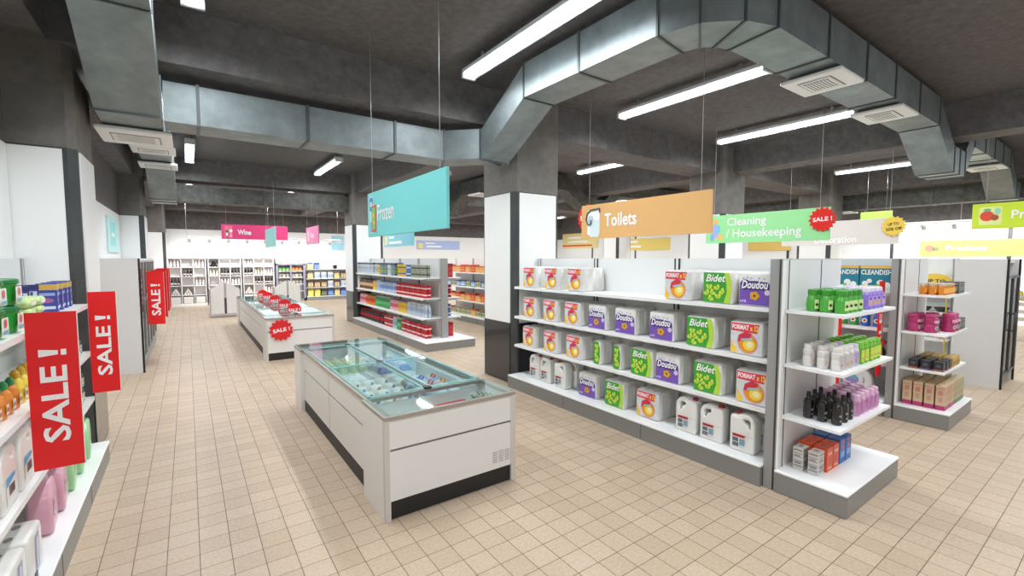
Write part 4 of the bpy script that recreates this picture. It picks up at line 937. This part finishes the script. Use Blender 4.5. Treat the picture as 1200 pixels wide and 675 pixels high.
# ---- left shelving run
RL = PI/2; XLF = -.70
def tub():
    b = MB(); b.lathe([(.072, 0), (.08, .006), (.088, .095)], mat('green_tub', '#2fa03a', .35, coat=.2), 18, sx=1.0)
    b.flat(rrect(.085, .07, .01, 0, .05), colmat('#eef0e8'), (0, -.087, 0), RX, UZ, .006); b.flat(circ(10, .018, 0, .062), colmat('#d86a6a'), (0, -.087, 0), RX, UZ, .008); b.flat(rc(-.03, .03, .02, .035), colmat('#6fb0c8'), (0, -.087, 0), RX, UZ, .008)
    c = MB(); c.lathe([(.092, .095), (.094, .098), (.094, .112), (.088, .117)], mat('tub_lid', '#1f7a3f', .4), 18)
    return spec(('body', b), ('lid', c))
S_TUB = tub()
for i, y in enumerate((2.80, 3.04, 3.28)):
    for j in range(2): place(S_TUB, 'laundry_tub', 'green lidded tub on the left top shelf, %s stack, %s' % (['third', 'second', 'nearest to the soft packets'][i], ['lower', 'upper'][j]), 'tub', (-.80, y, Z3+.1347*j+.0005), RL, 'green tubs on the left shelving', sc=1.15)
def pouch():
    m = MB(); m.rbox(-.085, .085, -.06, .06, 0, .05, mat('pouch_green', '#c3d893', .4, var=.25, scale=20), .022, 3); m.flat(rrect(.1, .02, .004, 0, .025), colmat('#eff3e4'), (0, -.06, 0), RX, UZ); return spec(('pouch', m))
S_POUCH = pouch()
for i, y in enumerate((3.56, 3.76)):
    for j in range(3): place(S_POUCH, 'wipes_packet', 'pale green soft packet, %s in the %s stack on the left top shelf' % (['bottom', 'middle', 'top'][j], ['near', 'far'][i]), 'packet', (-.76, y, Z3+.05*j+.0005), RL+.1*(j % 2), 'pale green soft packets')
for k, (s_, x, y) in enumerate(((C_TABLETF, -.86, 4.02), (C_TABLETF, -.86, 4.24), (C_TABLET, -.80, 4.43), (C_TABLET, -.80, 4.58), (C_TABLET, -.80, 4.74), (C_TABLET, -.80, 4.87))):
    place(s_, 'tablet_carton', 'blue and gold carton on the left top shelf, %s' % nthc(k, 6), 'carton', (x, y, Z3+.0005), RL if k > 1 else .5, 'blue and gold cartons', sc=.66)
def orangeb(col, capc, key):
    b = MB(); b.lathe([(.034, 0), (.04, .006), (.042, .09), (.032, .13), (.018, .15)], mat(key, col, .3, coat=.4), 12)
    b.flat(rrect(.05, .06, .006, 0, .06), colmat('#e9d9c0'), (0, -.042, 0), RX, UZ, .003); b.flat(circ(8, .014, 0, .06), colmat('#c0503a'), (0, -.042, 0), RX, UZ, .005)
    c = MB(); c.lathe([(.018, .15), (.021, .152), (.021, .18), (.008, .2)], mat(key+'c', capc, .4), 10); return spec(('body', b), ('cap', c))
S_OR = orangeb('#df8a33', '#2f9a5a', 'juice_orange'); S_YE = orangeb('#e6d24a', '#e6c53c', 'juice_yellow'); S_CL = orangeb('#b9d3dd', '#5fa0c8', 'wash_blue')
for j in range(2):
    for i in range(4): place([S_OR, S_CL][j], 'soap_bottle', '%s on the left second shelf, %s' % (['orange bottle with green cap', 'pale blue bottle behind orange ones'][j], ['fourth', 'third', 'second', 'closest to the sale board'][i]), 'bottle', (-.755-.11*j, 3.0+.103*i, Z2+.0005), RL, 'soap bottles on the left second shelf', sc=.82+.36*j)
for i in range(4): place(S_YE, 'soap_bottle', 'yellow bottle behind the large sale board, %s' % ['nearest', 'second', 'third', 'farthest'][i], 'bottle', (-.76, 3.42+.1*i, Z2+.0005), RL, 'yellow bottles on the left shelf', sc=.9)
for i, (y, z) in enumerate(((4.62, Z2), (4.84, Z2), (4.62, Z2+.118), (4.60, Z1), (4.84, Z1), (4.84, Z1+.118))): place(S_TUB, 'laundry_tub', 'small green and white tub between the two sale boards, %s' % ['lower near', 'lower far', 'upper near', 'near on the shelf below', 'far on the shelf below', 'top one on the shelf below'][i], 'tub', (-.80, y, z+.0005), RL, 'tubs between the sale boards')
def bluejerry():
    out = [(-.1, .008), (-.09, 0), (.09, 0), (.1, .008), (.1, .2), (.09, .235), (.06, .262), (-.04, .262), (-.09, .24), (-.1, .21)]
    hole = [(.075, .2), (.065, .235), (.03, .245), (.0, .235), (.004, .21), (.04, .2)]
    b = MB(); b.shape('bjerry', [out, hole], .06, PLW, (0, 0, 0), RX, UZ, bev=.014, smooth=True); b.box(-.101, .101, -.075, .075, .13, .133, mat('plastic_seam', '#c4c3bf', .4))
    c = MB(); c.lathe([(.024, .258), (.027, .262), (.027, .288), (.022, .293)], mat('blue_cap', '#2f7fc4', .4), 14, -.055, 0)
    l = MB(); l.flat(rrect(.13, .13, .01, 0, .08), colmat('#e6e8ea'), (0, -.0745, 0), RX, UZ, .001); l.flat([(-.06, .10), (.06, .125), (.06, .142), (-.06, .142)], colmat('#3f9fd4'), (0, -.0745, 0), RX, UZ, .002)
    l.flat(rc(-.03, .05, .055, .1), colmat('#7a4a4a'), (0, -.0745, 0), RX, UZ, .002); l.flat(circ(8, .018, .02, .075), colmat('#3a2a2a'), (0, -.0745, 0), RX, UZ, .003)
    return lift(spec(('body', b), ('cap', c), ('label', l)), .0145)
S_BJ = bluejerry()
for k, y in enumerate((2.70, 2.97, 3.25)): place(S_BJ, 'jerrycan', 'white jerrycan with blue label on the left third shelf, %s' % ['cut off by the frame', 'beside the frame edge', 'next to the large sale board'][k], 'jerrycan', (-.77, y, Z1+.0005), RL, 'blue-labelled white jerrycans', sc=1.0)
for k, y in enumerate((3.62, 3.9)): place(S_CL, 'soap_bottle', 'pale blue bottle half hidden by the large sale board, %s' % ['near', 'far'][k], 'bottle', (-.76, y-.1, Z1+.0005), RL, 'pale blue bottles on the left third shelf')
for k, y in enumerate((3.58, 3.87)): place(S_DETP, 'detergent_jug', 'pink detergent jug on the left base shelf, %s' % ['nearer one', 'farther one'][k], 'jug', (-.725, y, Z0+.0005), RL+.1, 'pink detergent jugs')
for k, y in enumerate((4.17, 4.46, 4.75)): place(S_DETG, 'detergent_jug', 'light green detergent jug on the left base shelf, %s' % ['nearest', 'middle', 'farthest'][k], 'jug', (-.725, y, Z0+.0005), RL+.1, 'light green detergent jugs')
def towels():
    w, d, h = .25, .3, .235; m = MB(); m.rbox(-w/2, w/2, -d/2, d/2, 0, h, PAPER, .02, 3)
    for a in (-.06, .06):
        for b_ in (-.075, .075): m.lathe([(.026, h+.0008)], PAPER, 16, a, b_, cap=False); m.add([(a+.024*math.cos(2*PI*k/16), b_+.016*math.sin(2*PI*k/16), h+.0012) for k in range(16)], [tuple(range(16))], mat('roll_core', '#8d8c88', .7))
    m.flat([(-.02, .03), (.05, .03), (.06, .2), (-.01, .2)], colmat('#a7a9c4'), (0, -d/2, 0), RX, UZ, .001); m.flat([(.0, .05), (.03, .05), (.04, .18), (.01, .19)], colmat('#d5d6e4'), (0, -d/2, 0), RX, UZ, .002)
    m.box(-.04, .0, -d/2-.003, -d/2+.002, 0, .03, BLACK)
    return spec(('pack', m))
S_TW = towels()
for k, y in enumerate((2.52, 2.79, 3.06)): place(S_TW, 'paper_towel_pack', 'white paper towel pack on the left base shelf, %s' % ['nearest the camera', 'middle', 'beside the pink jugs'][k], 'paper towel pack', (-.80, y, Z0+.0005), RL, 'white paper towel packs')

# ---- soft drinks run
def bottle_pack(key, liquid, cap, lab, nx=3, ny=2, h=.25, r=.0315, band=None):
    m = MB(); lm = mat('drink_'+key, liquid, .2, coat=.4); cm = mat('dcap_'+key, cap, .4); bm_ = mat('dlab_'+key, lab, .4)
    for i in range(nx):
        for j in range(ny):
            a, b = (i-(nx-1)/2)*2.3*r, (j-(ny-1)/2)*2.3*r
            m.lathe([(r*.9, 0), (r, .008), (r, h*.3, bm_), (r, h*.62), (r*.85, h*.74), (r*.36, h*.9), (r*.36, h*.91, cm), (r*.4, h*.92, cm), (r*.4, h, cm)], lm, 10, a, b)
    return spec(('pack', m))
def can_pack(key, c, c2, nx=3, ny=2, layers=2):
    m = MB(); bm_ = mat('can_'+key, c, .3, metal=.2); tm = mat('can_top', '#b9bcbf', .3, metal=.8); c2m = mat('can2_'+key, c2, .35)
    for l in range(layers):
        for i in range(nx):
            for j in range(ny):
                a, b, z = (i-(nx-1)/2)*.068, (j-(ny-1)/2)*.068, l*.125
                m.lathe([(.028, z), (.033, z+.006), (.033, z+.045, c2m), (.033, z+.07), (.033, z+.11), (.027, z+.12, tm), (.026, z+.121, tm)], bm_, 10, a, b)
    return spec(('pack', m))
def box_pack(key, c, c2, c3, w=.222, d=.2, h=.27, band=None):
    m = MB(); m.rbox(-w/2, w/2, -d/2, d/2, 0, h, colmat(c), .006, 1, False)
    for (O, R, ww) in (((0, -d/2, 0), RX, w), ((-w/2, 0, 0), (0, -1, 0), d), ((w/2, 0, 0), (0, 1, 0), d)):
        for k in range(2):
            cx = (-.25+.5*k)*ww; m.flat(rrect(ww*.4, h*.55, .01, cx, h*.42), colmat(c2), O, R, UZ, .001); m.flat(circ(10, ww*.09, cx, h*.5), colmat(c3), O, R, UZ, .002)
        m.flat(rc(-ww/2, ww/2, h*.84, h*.99), colmat(c3), O, R, UZ, .001)
    return spec(('pack', m))
DP = dict(
 cola=(bottle_pack('cola', '#1d0f0c', '#b8202a', '#b51f28'), 'dark red-labelled cola bottles'),
 orange=(bottle_pack('orange', '#e07b22', '#3b7f3f', '#d8451f'), 'orange soda bottles'),
 green=(bottle_pack('green', '#2f9a55', '#e0e6e0', '#5fc27a'), 'green soda bottles'),
 pinkw=(bottle_pack('pinkw', '#e4b5be', '#b04a63', '#d8647f'), 'pink drink bottles'),
 yellow=(bottle_pack('yellow', '#e6c640', '#7a4da0', '#e2a52c'), 'yellow drink bottles'),
 water=(bottle_pack('water', '#c3ccd8', '#f2f4f8', '#9fb0c8'), 'clear water bottles'),
 waterb=(bottle_pack('waterb', '#bccbdd', '#3a63b0', '#6f90c4'), 'blue-capped water bottles'),
 brown=(bottle_pack('brown', '#6a3c20', '#33251e', '#d9b48a'), 'brown beer bottles'),
 redcan=(can_pack('red', '#c41f2a', '#e6dada'), 'stacked red cans'),
 greycan=(can_pack('grey', '#9aa08c', '#3d3f3d'), 'stacked greyish cans'),
 yelcan=(can_pack('yel', '#e2c02e', '#3a58a8'), 'stacked yellow and blue cans'),
 blucan=(can_pack('blu', '#4a74c0', '#dfe4ee'), 'stacked blue and white cans'),
 beigebox=(box_pack('beige', '#dcc48f', '#c99b4a', '#2b3140'), 'dark-lidded beige box'),
 bluebox=(box_pack('blue', '#49719e', '#7aa04c', '#1d2740'), 'dark-lidded blue box'),
 clearbox=(box_pack('clear', '#c7cdd6', '#aeb9c9', '#2b3038'), 'dark-lidded pale box'),
 redbox=(box_pack('red', '#b3202a', '#c93a3f', '#8a1620'), 'flat red box'),
)
def rowpacks(xf, z, items, y0, step, rowname, grp, where, rz=-PI/2, deep=1):
    n = len(items)
    for i, k in enumerate(items):
        sp_, dn = DP[k]; y = y0-step*i
        place(sp_, 'drinks_pack', '%s, %s, %s %s' % (dn, nthc(i, n), rowname, where) if True else '', 'drinks pack', (xf+.13, y, z+.0005), rz+random.uniform(-.04, .04), grp)
W2 = 'of soft drinks run'
GS = 'drink packs on the soft drinks run'
def rowp(z, items, y0, y1, rowname):
    n = len(items)
    for i, k in enumerate(items):
        sp_, dn = DP[k]; y = y0+(y1-y0)*i/(n-1)
        place(sp_, 'drinks_pack', '%s, %s, %s %s' % (dn, nthc(i, n), rowname, W2), 'drinks pack', (3.72, y, z+.0005), RZ+random.uniform(-.04, .04), GS)
rowp(Z3, ['clearbox']*4+['clearbox', 'water', 'beigebox', 'bluebox', 'bluebox', 'clearbox', 'bluebox', 'yelcan', 'yelcan', 'blucan', 'greycan', 'greycan', 'greycan'], 11.95, 8.12, 'top shelf')
rowp(Z2, ['brown', 'brown', 'brown', 'brown', 'yellow', 'water', 'waterb', 'waterb', 'waterb', 'waterb', 'redcan', 'redcan', 'redcan', 'redcan', 'redcan', 'redcan'], 11.95, 8.1, 'second shelf')
rowp(Z1, ['pinkw', 'pinkw', 'orange', 'orange', 'orange', 'green', 'green', 'green', 'green', 'pinkw', 'pinkw', 'yellow', 'yellow', 'water', 'water', 'water', 'water'], 11.95, 8.1, 'third shelf')
rowp(Z0, ['cola', 'cola', 'cola', 'cola', 'cola', 'cola', 'cola', 'redcan', 'redcan', 'water', 'green', 'redcan', 'redcan', 'redcan', 'redcan', 'redcan'], 11.95, 8.1, 'base shelf')
for i, (z, k, y) in enumerate(((Z3, 'redbox', 8.15), (Z2, 'redcan', 8.12), (Z2, 'redcan', 8.32), (Z1, 'blucan', 8.15), (Z0, 'redbox', 8.15), (Z0, 'redbox', 8.45), (Z3, 'redbox', 8.45))):
    place(DP[k][0], 'drinks_pack', '%s right of grey end post of soft drinks run, %s' % (DP[k][1], ['top', 'second row', 'second rear', 'third row', 'base', 'base rear', 'top rear'][i]), 'drinks pack', (4.17, y, z+.0005), PI/2, 'packs on the far side of the soft drinks run')
W3 = 'of run glimpsed left of pillar'
S_SNK = [box_pack('snr', '#d8442c', '#e88a3a', '#b92a20', .24, .16, .2), box_pack('sno', '#e89a4a', '#e6c47a', '#c9542f', .24, .16, .17), box_pack('snb', '#4a78b8', '#dfe4ea', '#2c4f88', .2, .14, .16), box_pack('sng', '#c9c3a0', '#8aa06c', '#7a4a3a', .24, .16, .15)]
for j, (z, seq) in enumerate(((Z3, (0, 1, 1, 0, 1)), (Z2, (2, 3, 2, 2, 3)), (Z1, (0, 1, 0, 1, 1)), (Z0, (1, 3, 3, 3, 3)))):
    for i in range(9):
        place(S_SNK[seq[i % 5]], 'snack_box', '%s box, %s, %s shelf %s' % (['red', 'orange', 'blue', 'beige'][seq[i % 5]], nthc(i, 9), ['top', 'second', 'third', 'base'][j], W3), 'box', (6.27, 11.9-.27*i, z+.0005), RZ, 'snack boxes glimpsed left of the pillar')

# ---- wine wall
def wine_bottle(key, c, lab, neck):
    m = MB(); lm = mat('wlab_'+key, lab, .5); nm = mat('wneck_'+key, neck, .4)
    m.lathe([(.034, 0), (.038, .005), (.038, .05, lm), (.038, .11), (.038, .18), (.014, .225), (.013, .25, nm), (.0145, .255, nm), (.0145, .31, nm)], mat('wine_'+key, c, .2, coat=.4), 10)
    return spec(('bottle', m))
W_RED, W_WHITE, W_ROSE = wine_bottle('red', '#14100f', '#dedad2', '#1d1416'), wine_bottle('white', '#c9cdb0', '#efece2', '#b9a878'), wine_bottle('rose', '#e2d6d0', '#f6f1ee', '#dcc4bd')
WN = ['left wine rack', 'middle wine rack', 'right wine rack']; WX = [(-.56, .52), (.60, 1.62), (1.70, 2.72)]
rz_ = [.10, .40, .735, 1.065, 1.395, 1.70]
fills = [{(1, 1): 'red', (2, 0): 'red', (3, 0): 'pyrw', (3, 1): 'pyrw', (0, 2): 'rose', (2, 2): 'rosep', (0, 0): 'rosep'},
         {(0, 0): 'pyrr', (1, 0): 'white', (1, 1): 'red', (1, 2): 'red', (2, 1): 'rose', (2, 2): 'rose', (3, 2): 'red'},
         {(1, 0): 'red', (1, 1): 'white', (2, 1): 'red', (2, 2): 'red', (3, 0): 'pyrw', (1, 2): 'rosep', (0, 0): 'rosep', (3, 2): 'rosep'}]
rn_ = ['top', 'second', 'third', 'fourth', 'bottom']; cn_ = ['left', 'middle', 'right']
for u, (xa, xb) in enumerate(WX):
    r = worldroot('wine_rack', 'white cube shelving against the back wall, %s' % WN[u].replace(' wine rack', ' one of three'), 'wine rack', 'white cube wine racks')
    m = MB(); WC = mat('rack_white', '#efebe9', .5); m.box(xa, xb, 20.22, 20.25, .0, 1.70, mat('rack_back', '#efecec', .6))
    m.box(xa-.02, xb+.02, 19.86, 20.22, 0, .10, WC)
    for z in rz_: m.box(xa, xb, 19.87, 20.22, z-.02, z+.0, WC)
    for k in range(4):
        x = xa+(xb-xa)*k/3; m.box(x-.012, x+.012, 19.87, 20.22, .1, 1.70, WC)
    obj('carcass', m, r)
    m = MB(); m.box(xa-.04, xb+.03, 19.83, 20.24, 1.70, 1.735, WHITE); obj('top_board', m, r)
    if u < 2: m = MB(); m.box(xb+.02, xb+.05, 19.87, 20.22, .0, 1.69, DEDGE); obj('side_gap', m, r)
    for c in range(3):
        m = MB(); x = xa+(xb-xa)*(c+.5)/3; m.rbox(x-.14, x+.14, 19.9, 20.15, .101, .34, mat('wine_case', '#e6e1dd', .6), .004, 1, False); m.box(x-.14, x+.14, 19.896, 19.9, .215, .22, mat('case_line', '#bdb6b0', .6))
        o = obj('wine_case', m); tag(o, 'white case at the bottom of the %s, %s compartment' % (WN[u], cn_[c]), 'case', 'white wine cases')
    for (rw, cl), kind in fills[u].items():
        xc = xa+(xb-xa)*(cl+.5)/3; z = rz_[4-rw]; zz = z
        if kind in ('red', 'white', 'rose', 'rosep'):
            S = {'red': W_RED, 'white': W_WHITE, 'rose': W_ROSE, 'rosep': W_ROSE}[kind]
            for k in range(3):
                place(S, 'wine_bottle', '%s wine bottle, %s of three, %s row %s column, %s' % ({'red': 'dark', 'white': 'pale'}.get(kind, 'rose'), ['left', 'middle', 'right'][k], rn_[rw], cn_[cl], WN[u]), 'wine bottle', (xc+(k-1)*.1, 19.96, zz+.0005), 0, 'wine bottles standing in the racks', sc=.88)
        else:
            S = W_RED if kind == 'pyrr' else W_ROSE; q = 0
            for lv in range(3):
                for k in range(3-lv):
                    o = place(S, 'wine_bottle', '%s wine bottle lying in a pyramid, %s layer, %s, %s row %s column, %s' % ('dark' if kind == 'pyrr' else 'pale', ['bottom', 'middle', 'top'][lv], ['left', 'middle', 'right'][k] if lv < 2 else 'alone', rn_[rw], cn_[cl], WN[u].replace(' wine', '')), 'wine bottle', (xc+(k-(2-lv)/2)*.08, 19.89, zz+.04+.069*lv), 0, 'wine bottles lying in pyramids')
                    o.rotation_euler = (-PI/2, 0, 0)
# display crates
def crate_house(x, y, label):
    r = empty('display_crate', label, 'display crate', (x, y, 0), 0, 'white gabled display crates'); CW = mat('crate_white', '#efedeb', .5)
    for s_ in (-1, 1):
        m = MB()
        for k in range(5):
            a = s_*(.03+.068*k); b_ = s_*(.03+.068*(k+1)-.006*s_*s_); h0 = 1.03-.045*k; h1 = 1.03-.045*(k+1); xa_, xb_ = min(a, b_), max(a, b_); ha, hb = (h0, h1) if s_ > 0 else (h1, h0)
            m.add([(xa_, -.02, .09), (xb_, -.02, .09), (xb_, -.02, hb), (xa_, -.02, ha), (xa_, .01, .09), (xb_, .01, .09), (xb_, .01, hb), (xa_, .01, ha)], [(0, 1, 2, 3), (4, 7, 6, 5), (0, 4, 5, 1), (1, 5, 6, 2), (2, 6, 7, 3), (3, 7, 4, 0)], CW)
        obj('slat_panel', m, r)
    m = MB(); m.box(-.4, .4, -.04, .42, .02, .09, mat('crate_grey', '#b9b5b2', .5)); m.box(-.03, .03, -.01, .0, .09, .55, DEDGE); m.box(-.03, .03, -.01, .0, .55, 1.0, mat('crate_grey', '#b9b5b2', .5))
    for s_ in (-.37, .37): m.box(s_-.012, s_+.012, -.02, .4, .0, .8, mat('crate_grey', '#b9b5b2', .5))
    m.box(-.36, .36, .38, .4, .09, .8, CW)
    obj('base_frame', m, r)
crate_house(.86, 15.7, 'white slatted gabled display crate in front of the wine racks'); crate_house(2.52, 15.7, 'white slatted gabled display crate behind the red sale cards')
# grey blue header unit and the coffee shelving beside it
r = worldroot('header_shelving', 'grey violet framed shelving with a white header beside the wine racks', 'shelving'); m = MB(); GV = mat('grey_violet', '#8f8c9c', .5)
m.box(2.80, 3.86, 20.2, 20.26, 0, 1.72, mat('rack_back', '#efecec', .6)); m.box(2.80, 2.87, 19.85, 20.2, 0, 1.5, GV); m.box(3.79, 3.86, 19.85, 20.2, 0, 1.5, GV); m.box(3.30, 3.36, 19.87, 20.2, 0, 1.45, GV); m.box(2.80, 3.86, 19.85, 20.2, 1.44, 1.50, GV); m.box(2.80, 3.86, 19.85, 20.2, 0, .1, GREYM)
obj('frame', m, r); m = MB(); m.box(2.8, 3.86, 19.84, 20.2, 1.5, 1.74, WHITE); obj('header', m, r)
for z in (.4, .68, .95, 1.2): m = MB(); m.box(2.87, 3.79, 19.88, 20.2, z-.02, z, SHELFW); obj('shelf', m, r)
S_SM = {c: box_pack('sm'+c, v[0], v[1], v[2], .1, .1, .14) for c, v in dict(green=('#5fa04a', '#8fc46a', '#3a7030'), orange=('#e2703a', '#f0a070', '#b9421f'), grey=('#b9b5b0', '#8c8a88', '#6a6864'), cream=('#e6dcc4', '#c9a87a', '#8a6a4a')).items()}
for j, (z, cs_) in enumerate(((1.2, ('green', 'green', 'green', 'orange', 'orange', 'orange')), (.95, ('grey', 'cream', 'grey', 'grey', 'cream', 'grey')), (.68, ('grey', 'grey', 'grey', 'cream', 'grey', 'grey')))):
    for i, c in enumerate(cs_): place(S_SM[c], 'small_box', 'tiny %s box, %s, %s shelf of the violet framed unit' % (c, nthc(i, 6), ['top', 'second', 'third'][j]), 'box', ((2.96, 3.09, 3.22, 3.43, 3.56, 3.69)[i], 19.98, z+.0005), 0, 'small boxes in the violet framed unit')
r = worldroot('coffee_shelving', 'grey back wall shelving with yellow and blue packets, left of the middle pillar', 'shelving'); m = MB()
m.box(3.90, 6.9, 20.2, 20.26, 0, 1.70, BACKW); m.box(3.90, 6.9, 19.80, 20.2, 0, .14, GREYM); m.box(3.9, 6.9, 19.8, 20.2, .14, .16, SHELFW); obj('carcass', m, r)
for z in (.52, .88, 1.26): m = MB(); m.box(3.9, 6.9, 19.86, 20.2, z-.02, z, SHELFW); obj('shelf', m, r)
S_CF = {c: box_pack('cf'+c, v[0], v[1], v[2], .2, .14, .26) for c, v in dict(yellow=('#e6d24a', '#f0e48a', '#b9a02c'), blue=('#3a5fb8', '#8fb0e0', '#22386c'), gold=('#d9b04a', '#efe0a0', '#3a58a0'), brown=('#8a6a4c', '#e0c8a0', '#3b2a22'), white=('#dfe0e2', '#9db4d8', '#c9ccd2'), dark=('#3f4438', '#8a9060', '#22241f')).items()}
for j, (z, seq) in enumerate(((Z3-.07, ('gold', 'blue')), (.88, ('gold', 'white', 'white', 'white', 'cream', 'brown', 'brown', 'white')), (.52, ('brown', 'brown', 'brown', 'white', 'brown', 'white', 'gold', 'white')), (.16, ('yellow', 'yellow', 'dark', 'blue', 'gold', 'blue', 'white', 'yellow')))):
    for i, c in enumerate(seq):
        c = 'gold' if c == 'cream' else c
        place(S_CF[c], 'coffee_packet', '%s packet, %s on the %s of the coffee shelving' % (c, nthc(i, len(seq)), ['top shelf', 'second shelf', 'third shelf', 'base'][j]), 'packet', (4.06+.26*i, 19.98, z+.0005), 0, 'packets on the coffee shelving')
o = obj('camera_dome', MB().lathe([(.02, 0), (.07, .03), (.08, .1), (.08, .16)], BLACK, 14), None, (5.05, 20.0, 1.262)); tag(o, 'small black round appliance on the coffee shelving', 'appliance')

# ---- inside the front freezer
def food_bag(key, c1, c2, c3, w=.112, l=.18):
    m = MB(); bm = bmesh.new(); bmesh.ops.create_grid(bm, x_segments=8, y_segments=10, size=.5); vs = []; 
    for v in bm.verts:
        e = (1-abs(v.co.x*2)**3)*(1-abs(v.co.y*2)**4); vs.append((v.co.x*w, v.co.y*l, .002+.05*max(0, e)**.6))
    bm.verts.index_update(); fs = [tuple(v.index for v in f.verts) for f in bm.faces]
    for f in fs:
        cy = sum(vs[k][1] for k in f)/4/l
        m.add([vs[k] for k in f], [(0, 1, 2, 3)], colmat(c1) if cy > -.1 else colmat(c2), True)
    m.add([(v[0], v[1], 0) for v in vs], [tuple(reversed(f)) for f in fs], colmat(c1)); bm.free()
    m.add([(-.035, .0, .055), (-.015, -.01, .055), (.03, .055, .055), (.01, .065, .055)], [(0, 1, 2, 3)], colmat(c3)); m.add([(.0, -.01, .055), (.02, -.02, .055), (.04, .03, .055), (.025, .035, .055)], [(0, 1, 2, 3)], colmat(c3)); m.add([(.014*math.cos(a), -.02+.014*math.sin(a), .0535) for a in [2*PI*k/10 for k in range(10)]], [tuple(range(10))], colmat(c3))
    return spec(('bag', m))
BG = [food_bag('a', '#f2efea', '#efe9e6', '#7f97c8', .118, .23), food_bag('b', '#f3efee', '#f0e4e3', '#d0787e', .118, .23), food_bag('c', '#efece4', '#bd9c68', '#5f86b8', .118, .23)]
zf = .245
def bag(sp_, x, y, z, rz, tilt, label, grp):
    o = place(sp_, 'frozen_food_bag', label, 'food bag', (x, y, z), rz, grp); o.rotation_euler = (tilt, 0, rz)
m = MB(); m.rbox(1.06, 1.49, 3.27, 4.27, zf, .42, mat('basket_white', '#eef0f0', .5), .01, 1); m.rbox(1.52, 1.93, 3.27, 4.27, zf, .53, mat('basket_white', '#eef0f0', .5), .01, 1)
m.rbox(1.06, 1.49, 4.33, 5.38, zf, .53, mat('basket_white', '#eef0f0', .5), .01, 1); m.rbox(1.52, 1.93, 4.33, 5.38, zf, .53, mat('basket_white', '#eef0f0', .5), .01, 1); m.box(1.05, 1.93, 2.83, 3.2, zf, .53, mat('basket_white', '#eef0f0', .5))
obj('storage_base', m, fz); zf = .531
for j in range(4):
    for i in range(3):
        bag(BG[2] if (i == 0 and j < 2) else BG[(i+j) % 2], 1.15+.128*i, 3.42+.18*j, .524, .05*random.uniform(-1, 1), .85, 'white frozen food bag in the near left bin, %s from the front, %s' % (['first row', 'second row', 'third row', 'fourth row'][j], ['left', 'middle', 'right'][i]), 'frozen bags in the near left bin')
BR = [food_bag('d', '#e4e0ea', '#9ab4d8', '#cf5a5a'), food_bag('e', '#e8d9d6', '#d8e4ee', '#e08a3a'), food_bag('f', '#cfe0ee', '#e6e6ee', '#4a6ab8')]
for j in range(3):
    for i in range(3): bag(BR[(i+2*j) % 3], 1.585+.119*i, 3.45+.2*j, zf+.024, random.uniform(-.12, .12), .2, 'red and blue frozen food bag in the near right bin, %s row, %s' % (['front', 'middle', 'back'][j], ['left', 'middle', 'right'][i]), 'frozen bags in the near right bin')
S_TUBC = spec(('tub', MB().lathe([(.035, 0), (.045, .07), (.047, .075), (.03, .08), (.02, .1), (.0, .105)], mat('ice_cream', '#efe6cc', .5), 12))); S_TUBG = spec(('tub', MB().lathe([(.035, 0), (.045, .07), (.047, .075), (.03, .08), (.02, .1), (.0, .105)], mat('ice_green', '#d5e8c4', .5), 12)))
for j in range(4):
    for i in range(4):
        place(S_TUBG if j < 2 else S_TUBC, 'ice_cream_tub', '%s domed tub in far left freezer bin, %s row from front, %s' % ('pale green' if j < 2 else 'cream', ['first', 'second', 'third', 'fourth'][j], nthc(i, 4)), 'tub', (1.15+.1*i, 4.72+.11*j, zf), 0, 'domed tubs in the far left bin')
BV = [food_bag('g', '#d9d4ea', '#8a86c8', '#e6e6f2'), food_bag('h', '#e4e4e8', '#b9c4de', '#8a7ac0')]
for j in range(3):
    for i in range(3): bag(BV[(i+j) % 2], 1.585+.117*i, 4.55+.21*j, zf+.016, random.uniform(-.12, .12), .1, 'lilac frozen food packet in the far right bin, %s row, %s' % (['front', 'middle', 'back'][j], ['left', 'middle', 'right'][i]), 'lilac packets in the far right bin')
m = MB(); m.rbox(1.42, 1.75, 2.95, 3.12, zf, zf+.06, mat('red_carton', '#cf4a4a', .5), .004, 1, False); o = obj('frozen_carton', m); tag(o, 'long red carton under the front glass of the near freezer', 'carton')
S_FISH = food_bag('i', '#d9d2c4', '#c98a64', '#5a6a5a', .05, .13)
for i in range(3): bag(S_FISH, 1.765+.064*i, 2.98+.03*(i % 2), zf+.045+.012*(i % 2), .4, .2, 'small striped frozen packet beside the red carton, %s' % nthc(i, 3), 'small striped packets')
o = obj('white_ball', MB().lathe([(.004, 0), (.016, .006), (.022, .022), (.016, .038), (.004, .044)], PLW, 12), None, (1.93, 2.87, zf)); tag(o, 'small white ball in the right corner of the front freezer', 'ball')

# ---- produce stand at the far right
r = worldroot('produce_stand', 'pale slatted produce stand by the far right wall', 'stand'); m = MB(); PW = mat('produce_wood', '#c9bfae', .6)
for x in (13.6, 15.0):
    for y in (.6, 2.0): m.box(x-.04, x+.04, y-.04, y+.04, 0, 1.1, PW)
for z in (.45, .6, .75, .9): m.box(13.57, 13.6, .6, 2.0, z, z+.07, PW)
m.box(13.6, 15.0, .6, 2.0, .85, .9, PW); obj('frame', m, r)
ym_ = mat('fruit_yellow', '#e6b52e', .5); gm_ = mat('fruit_green', '#6fa83a', .5)
for j in range(5):
    for i in range(3):
        c = gm_ if (i == 2) else ym_; o = obj('fruit', MB().lathe([(.01, 0), (.05, .02), (.07, .07), (.05, .12), (.01, .14)], c, 12), None, (13.72+.17*i, .8+.2*j+.02, .901)); tag(o, '%s fruit on the produce stand, %s, %s' % ('green' if c is gm_ else 'yellow', nthc(4-j, 5), ['front', 'middle', 'back'][i]), 'fruit', 'fruit on the produce stand')
